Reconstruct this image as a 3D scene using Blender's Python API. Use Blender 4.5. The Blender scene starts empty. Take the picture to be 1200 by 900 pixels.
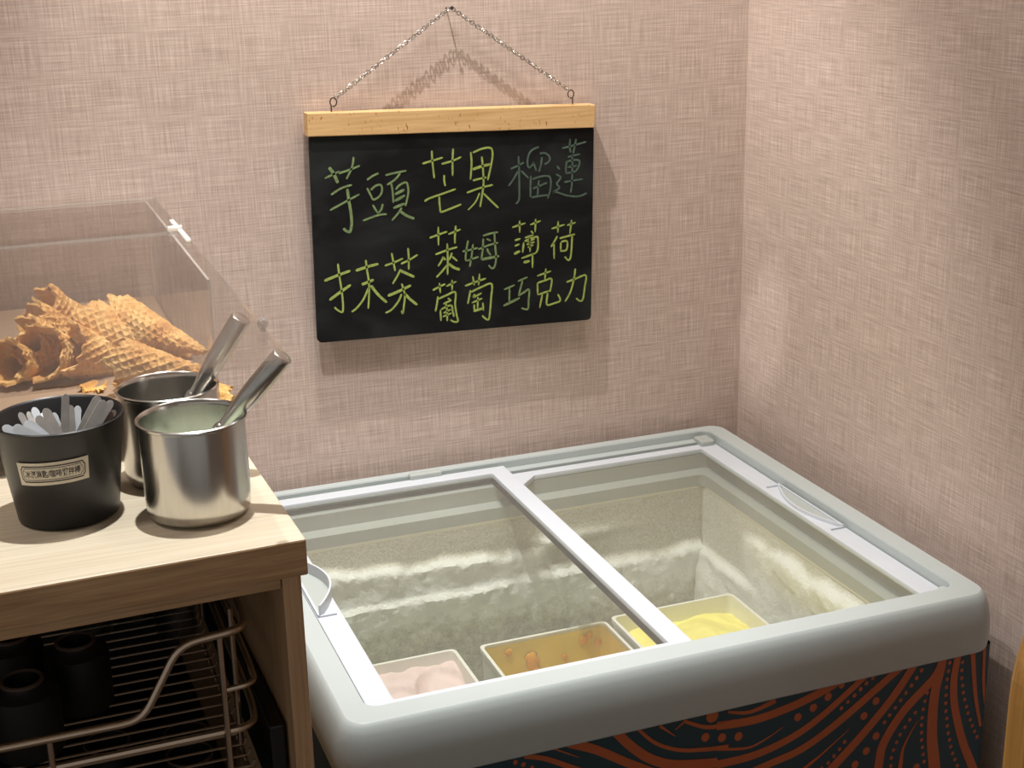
import bpy, bmesh, math, random
from mathutils import Vector, Matrix, noise

# ------------------------------------------------------------------ camera
CAM_LOC=(-1.16325,-2.01850,1.69913)
CAM_RIGHT=(0.934169,-0.356214,-0.020985)
CAM_UP=(0.125773,0.273662,0.953567)
CAM_FWD=(0.333932,0.893432,-0.300448)
CAM_LENS=50.1520
scene = bpy.context.scene
COL = scene.collection
cam_data = bpy.data.cameras.new('camera')
cam_data.sensor_width = 36.0
cam_data.lens = CAM_LENS
cam_data.clip_start = 0.02
camera = bpy.data.objects.new('camera', cam_data)
COL.objects.link(camera)
_r, _u, _f = Vector(CAM_RIGHT), Vector(CAM_UP), Vector(CAM_FWD)
_m = Matrix((( _r.x, _u.x, -_f.x), (_r.y, _u.y, -_f.y), (_r.z, _u.z, -_f.z))).to_4x4()
_m.translation = Vector(CAM_LOC)
camera.matrix_world = _m
scene.camera = camera

# ------------------------------------------------------------------ world, lamps, exposure
scene.view_settings.view_transform = 'Standard'
scene.view_settings.look = 'None'
scene.view_settings.gamma = 1.0
scene.view_settings.use_curve_mapping = False
scene.view_settings.exposure = 0.22
world = bpy.data.worlds.new('room_glow')
scene.world = world
world.use_nodes = True
world.node_tree.nodes['Background'].inputs['Color'].default_value = (1.0, 0.95, 0.90, 1)
world.node_tree.nodes['Background'].inputs['Strength'].default_value = 0.27

def spot(name, loc, target, power, color, angle, blend, radius):
    d = bpy.data.lights.new(name, 'SPOT')
    d.energy = power; d.color = color; d.spot_size = math.radians(angle); d.spot_blend = blend
    d.shadow_soft_size = radius
    o = bpy.data.objects.new(name, d)
    COL.objects.link(o)
    o.location = loc
    o.rotation_euler = (Vector(target) - Vector(loc)).to_track_quat('-Z', 'Y').to_euler()
    return o
spot('downlight_wall', (-0.70, -0.29, 2.50), (-0.50, -0.02, 1.25), 52, (1.0, 0.94, 0.87), 74, 0.55, 0.010)
spot('downlight_counter', (-0.93, -0.62, 2.50), (-0.90, -0.66, 1.0), 82, (0.95, 0.98, 0.985), 70, 0.85, 0.014)
spot('downlight_corner', (-0.42, -0.62, 2.50), (-0.12, -0.40, 1.2), 20, (1.0, 0.94, 0.87), 140, 1.0, 0.16)
spot('downlight_left', (-1.60, -0.70, 2.50), (-1.35, -0.10, 1.5), 22, (1.0, 0.94, 0.88), 120, 1.0, 0.12)

spot('added_glint_spot', (-0.95, -0.48, 2.48), (0.0, -0.075, 1.075), 34, (1.0, 0.97, 0.93), 5.5, 0.8, 0.01)  # added spot, stands in for light the glass lids reflect onto the right wall

# ------------------------------------------------------------------ material helpers
def srgb(r, g, b):
    def f(c):
        c /= 255.0
        return c / 12.92 if c <= 0.04045 else ((c + 0.055) / 1.055) ** 2.4
    return (f(r), f(g), f(b), 1)

def new_mat(name):
    m = bpy.data.materials.new(name); m.use_nodes = True
    nt = m.node_tree
    return m, nt, nt.nodes['Principled BSDF']

def N(nt, kind, **kw):
    n = nt.nodes.new(kind)
    for k, v in kw.items():
        if k in n.inputs: n.inputs[k].default_value = v
        else: setattr(n, k, v)
    return n

def coords(nt, scale=(1, 1, 1), rot=(0, 0, 0)):
    tc = nt.nodes.new('ShaderNodeTexCoord')
    mp = nt.nodes.new('ShaderNodeMapping')
    mp.inputs['Scale'].default_value = scale
    mp.inputs['Rotation'].default_value = rot
    nt.links.new(tc.outputs['Object'], mp.inputs['Vector'])
    return mp.outputs['Vector']

def ramp(nt, fac, stops):
    r = nt.nodes.new('ShaderNodeValToRGB')
    el = r.color_ramp.elements
    while len(el) < len(stops): el.new(0.5)
    for e, (p, c) in zip(el, stops):
        e.position = p; e.color = c
    nt.links.new(fac, r.inputs['Fac'])
    return r.outputs['Color']

def mat(name, color, rough=0.5, metal=0.0, var=0.0, nscale=40.0, bump=0.0, stretch=(1, 1, 1), spec=None, coat=0.0):
    m, nt, b = new_mat(name)
    b.inputs['Base Color'].default_value = color
    b.inputs['Roughness'].default_value = rough
    b.inputs['Metallic'].default_value = metal
    if spec is not None: b.inputs['Specular IOR Level'].default_value = spec
    b.inputs['Coat Weight'].default_value = coat
    n = N(nt, 'ShaderNodeTexNoise', Scale=nscale, Detail=5.0)
    nt.links.new(coords(nt, stretch), n.inputs['Vector'])
    if var > 0:
        lo = tuple(max(0, c * (1 - var)) for c in color[:3]) + (1,)
        hi = tuple(min(1, c * (1 + var)) for c in color[:3]) + (1,)
        nt.links.new(ramp(nt, n.outputs['Fac'], [(0.3, lo), (0.7, hi)]), b.inputs['Base Color'])
    if bump > 0:
        bp = N(nt, 'ShaderNodeBump', Strength=bump, Distance=0.002)
        nt.links.new(n.outputs['Fac'], bp.inputs['Height'])
        nt.links.new(bp.outputs['Normal'], b.inputs['Normal'])
    return m

def clear_mat(name, tint, ior=1.45, rough=0.02, haze=0.0, hazecol=(0.9, 0.9, 0.9, 1)):
    m = bpy.data.materials.new(name); m.use_nodes = True
    nt = m.node_tree; nt.nodes.clear()
    out = nt.nodes.new('ShaderNodeOutputMaterial')
    tr = N(nt, 'ShaderNodeBsdfTransparent', Color=tint)
    gl = N(nt, 'ShaderNodeBsdfGlossy', Roughness=rough)
    fr = N(nt, 'ShaderNodeFresnel', IOR=ior)
    # same reflectance on both faces of the pane
    ge = nt.nodes.new('ShaderNodeNewGeometry')
    mi = N(nt, 'ShaderNodeMix', data_type='FLOAT'); mi.inputs[2].default_value = ior; mi.inputs[3].default_value = 1.0 / ior
    nt.links.new(ge.outputs['Backfacing'], mi.inputs[0]); nt.links.new(mi.outputs[0], fr.inputs['IOR'])
    nz = N(nt, 'ShaderNodeTexNoise', Scale=30.0)
    nt.links.new(coords(nt), nz.inputs['Vector'])
    mx = nt.nodes.new('ShaderNodeMixShader')
    nt.links.new(fr.outputs[0], mx.inputs[0]); nt.links.new(tr.outputs[0], mx.inputs[1]); nt.links.new(gl.outputs[0], mx.inputs[2])
    last = mx
    if haze > 0:
        df = N(nt, 'ShaderNodeBsdfDiffuse', Color=hazecol)
        nz.inputs['Scale'].default_value = 9.0
        mul = N(nt, 'ShaderNodeMath', operation='MULTIPLY_ADD'); mul.inputs[1].default_value = haze * 0.6; mul.inputs[2].default_value = haze * 0.7
        nt.links.new(nz.outputs['Fac'], mul.inputs[0])
        m2 = nt.nodes.new('ShaderNodeMixShader')
        nt.links.new(mul.outputs[0], m2.inputs[0]); nt.links.new(mx.outputs[0], m2.inputs[1]); nt.links.new(df.outputs[0], m2.inputs[2])
        last = m2
    nt.links.new(last.outputs[0], out.inputs['Surface'])
    return m

def linen_wallpaper():
    m, nt, b = new_mat('linen_wallpaper')
    a = N(nt, 'ShaderNodeTexNoise', Scale=1.0, Detail=3.0, Roughness=0.6)
    nt.links.new(coords(nt, (15, 15, 480)), a.inputs['Vector'])
    c = N(nt, 'ShaderNodeTexNoise', Scale=1.0, Detail=3.0, Roughness=0.6)
    nt.links.new(coords(nt, (480, 480, 17)), c.inputs['Vector'])
    big = N(nt, 'ShaderNodeTexNoise', Scale=3.0, Detail=2.0)
    nt.links.new(coords(nt), big.inputs['Vector'])
    ad = N(nt, 'ShaderNodeMath', operation='ADD'); nt.links.new(a.outputs['Fac'], ad.inputs[0]); nt.links.new(c.outputs['Fac'], ad.inputs[1])
    hf = N(nt, 'ShaderNodeMath', operation='MULTIPLY'); hf.inputs[1].default_value = 0.5
    nt.links.new(ad.outputs[0], hf.inputs[0])
    col = ramp(nt, hf.outputs[0], [(0.32, srgb(166, 147, 137)), (0.50, srgb(194, 175, 165)), (0.66, srgb(219, 202, 192))])
    nt.links.new(col, b.inputs['Base Color'])
    b.inputs['Roughness'].default_value = 0.85
    bp = N(nt, 'ShaderNodeBump', Strength=0.25, Distance=0.0012)
    nt.links.new(hf.outputs[0], bp.inputs['Height']); nt.links.new(bp.outputs['Normal'], b.inputs['Normal'])
    return m

def wood_mat(name, c0, c1, stretch, scale=1.0, rough=0.5, fine=(1, 1, 1)):
    m, nt, b = new_mat(name)
    n = N(nt, 'ShaderNodeTexNoise', Scale=scale, Detail=5.0, Roughness=0.65, Distortion=0.3)
    nt.links.new(coords(nt, stretch), n.inputs['Vector'])
    nt.links.new(ramp(nt, n.outputs['Fac'], [(0.35, c0), (0.65, c1)]), b.inputs['Base Color'])
    b.inputs['Roughness'].default_value = rough
    bp = N(nt, 'ShaderNodeBump', Strength=0.12, Distance=0.001)
    nt.links.new(n.outputs['Fac'], bp.inputs['Height']); nt.links.new(bp.outputs['Normal'], b.inputs['Normal'])
    return m

def bamboo_mat():
    m, nt, b = new_mat('bamboo')
    n = N(nt, 'ShaderNodeTexNoise', Scale=1.0, Detail=4.0)
    nt.links.new(coords(nt, (14, 60, 260)), n.inputs['Vector'])
    base = ramp(nt, n.outputs['Fac'], [(0.3, srgb(206, 166, 112)), (0.7, srgb(228, 192, 140))])
    v = N(nt, 'ShaderNodeTexNoise', Scale=1.0, Detail=1.0)
    nt.links.new(coords(nt, (380, 200, 110)), v.inputs['Vector'])
    sp = ramp(nt, v.outputs['Fac'], [(0.68, (0, 0, 0, 1)), (0.76, (1, 1, 1, 1))])
    mx = N(nt, 'ShaderNodeMix', data_type='RGBA')
    nt.links.new(sp, mx.inputs[0]); nt.links.new(base, mx.inputs[6]); mx.inputs[7].default_value = srgb(160, 100, 52)
    nt.links.new(mx.outputs[2], b.inputs['Base Color'])
    b.inputs['Roughness'].default_value = 0.5
    return m

def chalkboard_mat():
    m, nt, b = new_mat('chalkboard_black')
    n = N(nt, 'ShaderNodeTexNoise', Scale=7.0, Detail=3.0, Distortion=1.0)
    nt.links.new(coords(nt, (1, 1, 1.6)), n.inputs['Vector'])
    nt.links.new(ramp(nt, n.outputs['Fac'], [(0.45, srgb(17, 17, 19)), (0.75, srgb(38, 42, 43))]), b.inputs['Base Color'])
    b.inputs['Roughness'].default_value = 0.75
    b.inputs['Specular IOR Level'].default_value = 0.2
    return m

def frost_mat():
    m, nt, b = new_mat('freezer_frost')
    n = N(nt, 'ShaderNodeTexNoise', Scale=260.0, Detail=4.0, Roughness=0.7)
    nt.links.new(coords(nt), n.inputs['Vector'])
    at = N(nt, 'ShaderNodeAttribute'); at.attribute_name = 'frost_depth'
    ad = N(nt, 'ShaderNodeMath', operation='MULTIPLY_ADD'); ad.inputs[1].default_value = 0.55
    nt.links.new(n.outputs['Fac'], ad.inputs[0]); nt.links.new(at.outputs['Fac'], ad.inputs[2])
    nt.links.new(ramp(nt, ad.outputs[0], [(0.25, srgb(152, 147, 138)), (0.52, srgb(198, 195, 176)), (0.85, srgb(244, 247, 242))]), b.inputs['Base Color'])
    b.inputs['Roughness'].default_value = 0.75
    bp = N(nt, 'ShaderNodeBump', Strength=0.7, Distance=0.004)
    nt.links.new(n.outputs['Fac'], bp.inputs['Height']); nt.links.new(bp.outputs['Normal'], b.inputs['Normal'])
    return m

def waffle_mat():
    m, nt, b = new_mat('waffle_wafer')
    n = N(nt, 'ShaderNodeTexNoise', Scale=38.0, Detail=5.0)
    nt.links.new(coords(nt), n.inputs['Vector'])
    nt.links.new(ramp(nt, n.outputs['Fac'], [(0.28, srgb(190, 132, 66)), (0.5, srgb(217, 168, 98)), (0.75, srgb(234, 196, 130))]), b.inputs['Base Color'])
    b.inputs['Roughness'].default_value = 0.65
    f = N(nt, 'ShaderNodeTexNoise', Scale=420.0, Detail=3.0)
    nt.links.new(coords(nt), f.inputs['Vector'])
    bp = N(nt, 'ShaderNodeBump', Strength=0.5, Distance=0.0015)
    nt.links.new(f.outputs['Fac'], bp.inputs['Height']); nt.links.new(bp.outputs['Normal'], b.inputs['Normal'])
    return m

M = dict(
    wall=linen_wallpaper(),
    ceiling=mat('ceiling_paint', srgb(225, 215, 205), 0.9, var=0.03),
    floor=mat('floor_tile', srgb(105, 88, 74), 0.6, var=0.15, nscale=6),
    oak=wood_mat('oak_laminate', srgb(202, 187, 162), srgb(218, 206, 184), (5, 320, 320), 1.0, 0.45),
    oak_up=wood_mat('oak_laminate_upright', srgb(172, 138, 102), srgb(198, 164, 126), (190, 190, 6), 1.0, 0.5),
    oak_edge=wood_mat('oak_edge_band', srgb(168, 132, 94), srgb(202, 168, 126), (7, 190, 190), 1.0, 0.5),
    bamboo=bamboo_mat(),
    board=chalkboard_mat(),
    chalk0=mat('chalk_lime', srgb(154, 170, 88), 0.9, var=0.25, nscale=250),
    chalk1=mat('chalk_green', srgb(116, 138, 92), 0.9, var=0.3, nscale=250),
    chalk2=mat('chalk_faded_green', srgb(76, 96, 84), 0.9, var=0.25, nscale=250),
    steel=mat('brushed_steel', srgb(205, 203, 198), 0.22, 1.0, var=0.05, nscale=1.0, stretch=(200, 200, 8)),
    steel_satin=mat('satin_steel', srgb(196, 194, 190), 0.28, 1.0, var=0.06, nscale=90),
    nickel=mat('nickel_wire', srgb(196, 178, 158), 0.3, 1.0, var=0.05),
    chain=mat('chain_steel', srgb(196, 194, 190), 0.3, 1.0, var=0.1),
    iron=mat('dull_iron', srgb(110, 104, 98), 0.45, 1.0, var=0.15),
    black=mat('black_plastic', srgb(22, 22, 24), 0.38, var=0.1, nscale=60),
    black_metal=mat('black_slide_metal', srgb(20, 19, 19), 0.4, var=0.1),
    jar=mat('black_ribbed_jar', srgb(16, 15, 15), 0.6, var=0.15, nscale=80, bump=0.3),
    jar_ring=mat('brown_rim', srgb(92, 74, 64), 0.45, var=0.1),
    rim=mat('freezer_grey_plastic', srgb(177, 185, 184), 0.42, var=0.02, nscale=8),
    collar=mat('freezer_collar_plastic', srgb(168, 174, 170), 0.5, var=0.03, nscale=8),
    lid=mat('lid_frame_white', srgb(198, 203, 210), 0.4, var=0.03, nscale=12),
    liner=mat('freezer_liner', srgb(224, 222, 200), 0.5, var=0.04, nscale=10),
    frost=frost_mat(),
    glass=clear_mat('lid_glass', (0.965, 0.97, 0.95, 1), 1.45, 0.10, 0.035, (0.86, 0.88, 0.85, 1)),
    acrylic=clear_mat('clear_acrylic', (0.945, 0.935, 0.925, 1), 1.33, 0.02),
    acrylic_edge=clear_mat('acrylic_edge', (0.88, 0.87, 0.85, 1), 1.45, 0.1, 0.32, (1, 0.97, 0.92, 1)),
    tumbler=clear_mat('drinking_glass', (0.85, 0.87, 0.87, 1), 1.45, 0.02),
    teal=mat('freezer_dark_teal', srgb(24, 58, 70), 0.5, var=0.1, nscale=12),
    orange=mat('freezer_print_orange', srgb(176, 92, 52), 0.5, var=0.06, nscale=20),
    tub=mat('tub_white_plastic', srgb(228, 228, 220), 0.4, var=0.02),
    pink=mat('taro_ice_cream', srgb(222, 200, 196), 0.6, var=0.06, nscale=60, bump=0.25),
    mango=mat('mango_residue', srgb(236, 212, 92), 0.45, var=0.1, nscale=22),
    mango_blob=mat('mango_smear', srgb(240, 176, 20), 0.4, var=0.1),
    yellow=mat('durian_ice_cream', srgb(240, 231, 128), 0.55, var=0.05, nscale=40, bump=0.25),
    waffle=waffle_mat(),
    tray=mat('tray_taupe', srgb(150, 128, 108), 0.4, var=0.08, nscale=10),
    spoon_white=mat('spoon_white_plastic', srgb(236, 241, 247), 0.3, var=0.05, nscale=90),
    spoon_grey=mat('spoon_smoky_plastic', srgb(182, 177, 172), 0.3, var=0.12, nscale=90),
    spoon_tan=mat('spoon_tan_plastic', srgb(140, 122, 108), 0.35, var=0.12, nscale=90),
    sticker=mat('sticker_paper', srgb(226, 216, 196), 0.6, var=0.03),
    ink=mat('sticker_ink', srgb(52, 48, 44), 0.7, var=0.05),
    water=mat('milky_rinse_water', srgb(196, 206, 180), 0.12, var=0.05, nscale=20),
    honey=wood_mat('honey_wood', srgb(172, 122, 58), srgb(200, 150, 82), (120, 120, 5), 1.0, 0.45),
    rubber=mat('dark_seal', srgb(40, 38, 36), 0.6),
    knob=clear_mat('clear_knob', (0.85, 0.83, 0.81, 1), 1.5, 0.03, 0.10),
)

# ------------------------------------------------------------------ object helpers
def empty(name, loc, label, category, group=None):
    o = bpy.data.objects.new(name, None); COL.objects.link(o)
    o.empty_display_size = 0.05; o.location = loc
    o['label'] = label; o['category'] = category
    if group: o['group'] = group
    return o

def wloc(o):
    v = Vector((0, 0, 0))
    while o is not None:
        v += o.location; o = o.parent
    return v

def build(name, verts, faces, material, parent=None, smooth=False, mats=None, fmat=None):
    """mesh given in room coordinates; a part is stored relative to its parent"""
    off = wloc(parent) if parent else Vector((0, 0, 0))
    me = bpy.data.meshes.new(name)
    me.from_pydata([tuple(Vector(v) - off) for v in verts], [], faces)
    for m_ in (mats or [material]): me.materials.append(m_)
    if fmat:
        for p, k in zip(me.polygons, fmat): p.material_index = k
    bm = bmesh.new(); bm.from_mesh(me)
    bmesh.ops.recalc_face_normals(bm, faces=bm.faces)
    bm.to_mesh(me); bm.free()
    if smooth:
        me.shade_smooth()
        try: me.set_sharp_from_angle(angle=math.radians(smooth if smooth is not True else 40))
        except Exception: pass
    o = bpy.data.objects.new(name, me); COL.objects.link(o)
    if parent: o.parent = parent
    return o

def tag(o, label, category, group=None):
    o['label'] = label; o['category'] = category
    if group: o['group'] = group
    return o

class G:
    def __init__(s): s.v = []; s.f = []
    def add(s, v, f):
        k = len(s.v); s.v += [tuple(x) for x in v]; s.f += [tuple(i + k for i in q_) for q_ in f]; return s
    def box(s, x0, x1, y0, y1, z0, z1, xf=None):
        v = [(x, y, z) for z in (z0, z1) for y in (y0, y1) for x in (x0, x1)]
        if xf: v = [xf(*p) for p in v]
        return s.add(v, [(0, 2, 3, 1), (4, 5, 7, 6), (0, 1, 5, 4), (2, 6, 7, 3), (0, 4, 6, 2), (1, 3, 7, 5)])
    def hexa(s, p):   # eight points: four front (tl,tr,br,bl) then four back
        return s.add(p, [(0, 1, 2, 3), (7, 6, 5, 4), (0, 4, 5, 1), (1, 5, 6, 2), (2, 6, 7, 3), (3, 7, 4, 0)])
    def tube(s, pts, r, seg=10, cap=True):
        pts = [Vector(p) for p in pts]; n = len(pts)
        rr = r if isinstance(r, (list, tuple)) else [r] * n
        up = None; rings = []
        for i in range(n):
            t = (pts[min(i + 1, n - 1)] - pts[max(i - 1, 0)]).normalized()
            if up is None:
                a = Vector((0, 0, 1)) if abs(t.z) < 0.9 else Vector((1, 0, 0))
                up = (a - t * a.dot(t)).normalized()
            else: up = (up - t * up.dot(t)).normalized()
            sd = t.cross(up)
            rings.append([pts[i] + (up * math.cos(2 * math.pi * k / seg) + sd * math.sin(2 * math.pi * k / seg)) * rr[i] for k in range(seg)])
        v = [p for ring in rings for p in ring]; f = []
        for i in range(n - 1):
            for k in range(seg):
                a, b = i * seg + k, i * seg + (k + 1) % seg
                f.append((a, b, b + seg, a + seg))
        if cap:
            f.append(tuple(range(seg - 1, -1, -1))); f.append(tuple(range((n - 1) * seg, n * seg)))
        return s.add(v, f)
    def lathe(s, c, prof, seg=48, capb=True, capt=False):
        v = []; f = []
        for (r, z) in prof:
            for k in range(seg):
                a = 2 * math.pi * k / seg
                v.append((c[0] + r * math.cos(a), c[1] + r * math.sin(a), c[2] + z))
        for i in range(len(prof) - 1):
            for k in range(seg):
                a, b = i * seg + k, i * seg + (k + 1) % seg
                f.append((a, b, b + seg, a + seg))
        if capb: f.append(tuple(range(seg - 1, -1, -1)))
        if capt: f.append(tuple(range((len(prof) - 1) * seg, len(prof) * seg)))
        return s.add(v, f)
    def loops(s, L, closed=False, capfirst=False, caplast=False):
        n = len(L[0]); v = [p for l in L for p in l]; f = []
        for i in range(len(L) - 1 + (1 if closed else 0)):
            j = (i + 1) % len(L)
            for k in range(n):
                f.append((i * n + k, i * n + (k + 1) % n, j * n + (k + 1) % n, j * n + k))
        if capfirst: f.append(tuple(range(n)))
        if caplast: f.append(tuple(range((len(L) - 1) * n, len(L) * n)))
        return s.add(v, f)
    def grid(s, fn, nu, nv):
        v = [fn(i / nu, j / nv) for j in range(nv + 1) for i in range(nu + 1)]
        f = [(j * (nu + 1) + i, j * (nu + 1) + i + 1, (j + 1) * (nu + 1) + i + 1, (j + 1) * (nu + 1) + i) for j in range(nv) for i in range(nu)]
        return s.add(v, f)
    def make(s, name, material, parent=None, smooth=False, **kw):
        return build(name, s.v, s.f, material, parent, smooth, **kw)

def rrect(x0, x1, y0, y1, r, z, n=6):
    out = []
    for (cx, cy, a0) in ((x1 - r, y1 - r, 0), (x0 + r, y1 - r, 90), (x0 + r, y0 + r, 180), (x1 - r, y0 + r, 270)):
        for k in range(n + 1):
            a = math.radians(a0 + 90 * k / n)
            out.append((cx + r * math.cos(a), cy + r * math.sin(a), z))
    return out

def bevel(o, w, seg=2):
    md = o.modifiers.new('soft_edges', 'BEVEL'); md.width = w; md.segments = seg; md.limit_method = 'ANGLE'
    md.angle_limit = math.radians(40)
    return o

def arc_pts(p0, p1, p2, n=6):
    """quadratic rounding from p0 to p2 with control p1"""
    p0, p1, p2 = Vector(p0), Vector(p1), Vector(p2)
    return [p0 * (1 - t) ** 2 + p1 * 2 * t * (1 - t) + p2 * t * t for t in [k / n for k in range(n + 1)]]

def rounded_path(pts, r, n=5):
    pts = [Vector(p) for p in pts]; out = [pts[0]]
    for i in range(1, len(pts) - 1):
        a = (pts[i - 1] - pts[i]); b = (pts[i + 1] - pts[i])
        d = min(r, a.length * 0.45, b.length * 0.45)
        out += arc_pts(pts[i] + a.normalized() * d, pts[i], pts[i] + b.normalized() * d, n)
    out.append(pts[-1]); return out

# ------------------------------------------------------------------ the room
def struct(name, g, m):
    o = g.make(name, m); o['kind'] = 'structure'; return o
struct('floor', G().box(-3.2, 0.12, -3.6, 0.12, -0.1, 0.0), M['floor'])
struct('ceiling', G().box(-3.2, 0.12, -3.6, 0.12, 2.62, 2.72), M['ceiling'])
struct('wall_back', G().box(-3.2, 0.0, 0.0, 0.1, 0.0, 2.62), M['wall'])
struct('wall_right', G().box(0.0, 0.1, -3.6, 0.1, 0.0, 2.62), M['wall'])

# ------------------------------------------------------------------ display freezer
ZF = 0.9115
fz = empty('display_freezer', (-0.46, -0.38, 0.0), 'grey chest freezer with sliding glass lids and teal and orange patterned front', 'freezer')
X0, X1, Y0, Y1 = -0.868, -0.055, -0.721, -0.030
def ring(e, z, r=0.022, box=None):
    b = box or (X0, X1, Y0, Y1)
    return rrect(b[0] - e, b[1] + e, b[2] - e, min(b[3] + e, -0.004), r, z)
IN0 = (-0.842, -0.081, -0.692, -0.045)
g = G()
g.loops([ring(0.002, 0.836, 0.024), ring(0.011, 0.836, 0.031), ring(0.0125, 0.838, 0.033), ring(0.0137, 0.850, 0.034), ring(0.0137, 0.864, 0.034), ring(0.0128, 0.877, 0.033),
         ring(0.0108, 0.889, 0.031), ring(0.0078, 0.900, 0.028), ring(0.0042, 0.9075, 0.025), ring(0.0006, 0.9112, 0.0225), ring(0.0, ZF, 0.022),
         rrect(*IN0, 0.016, ZF), rrect(-0.841, -0.082, -0.691, -0.046, 0.015, ZF - 0.002), rrect(-0.841, -0.082, -0.691, -0.046, 0.015, 0.888)])
g.make('rim', M['rim'], fz, smooth=24)
# collar with rail ledges below the rim
def cl(b, z, r=0.012): return rrect(*b, r, z)
C2 = (-0.820, -0.104, -0.668, -0.088)
C3 = (-0.810, -0.113, -0.660, -0.098)
C4 = (-0.800, -0.122, -0.652, -0.108)
G().loops([cl((-0.841, -0.082, -0.691, -0.046), 0.888), cl(C2, 0.888), cl(C2, 0.864), cl(C4, 0.861), cl(C4, 0.842)]).make('inner_collar', M['collar'], fz, smooth=30)
for y0, y1 in ((-0.062, -0.046), (-0.691, -0.678)):
    bevel(G().box(-0.8405, -0.0825, y0, y1, 0.888, 0.8995).make('slide_rail', M['rim'], fz), 0.0015)
# liner
LX0, LX1, LY0, LY1, LZ = -0.800, -0.122, -0.652, -0.108, 0.55
G().loops([rrect(LX0, LX1, LY0, LY1, 0.004, 0.842), rrect(LX0, LX1, LY0, LY1, 0.004, LZ)], caplast=True).make('liner', M['liner'], fz, smooth=40)
# cabinet body
G().loops([rrect(X0 - 0.004, -0.0440, Y0 - 0.004, -0.026, 0.008, 0.84), rrect(X0 - 0.004, -0.0440, Y0 - 0.004, -0.026, 0.008, 0.06)], capfirst=False, caplast=True).make('cabinet_body', M['teal'], fz, smooth=40)
bevel(G().box(-0.86, -0.06, -0.71, -0.03, 0.0, 0.062).make('plinth', M['black'], fz), 0.004)

def ribbon(g, pts, w0, w1, y, thick=0.0004, taper_round=False):
    """flat printed or chalked stroke in a plane y = const, given as (x, z) points"""
    P = [Vector((p[0], p[1])) for p in pts]
    S = []
    n = len(P)
    if n == 2: S = [P[0].lerp(P[1], t / 4) for t in range(5)]
    else:
        for i in range(n - 1):
            a, b, c, d = P[max(i - 1, 0)], P[i], P[i + 1], P[min(i + 2, n - 1)]
            for k in range(5):
                t = k / 5
                S.append(0.5 * ((2 * b) + (c - a) * t + (2 * a - 5 * b + 4 * c - d) * t * t + (3 * b - a - 3 * c + d) * t ** 3))
        S.append(P[-1])
    m_ = len(S); L = []
    for i, p in enumerate(S):
        t = (S[min(i + 1, m_ - 1)] - S[max(i - 1, 0)])
        if t.length < 1e-9: t = Vector((1, 0))
        t.normalize(); nrm = Vector((-t.y, t.x))
        w = (w0 + (w1 - w0) * i / (m_ - 1)) * 0.5
        if taper_round and (i == 0 or i == m_ - 1): w *= 0.55
        L.append([(p.x + nrm.x * w, y, p.y + nrm.y * w), (p.x - nrm.x * w, y, p.y - nrm.y * w),
                  (p.x - nrm.x * w, y - thick, p.y - nrm.y * w), (p.x + nrm.x * w, y - thick, p.y + nrm.y * w)])
    g.loops(L, capfirst=True, caplast=True)

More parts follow.
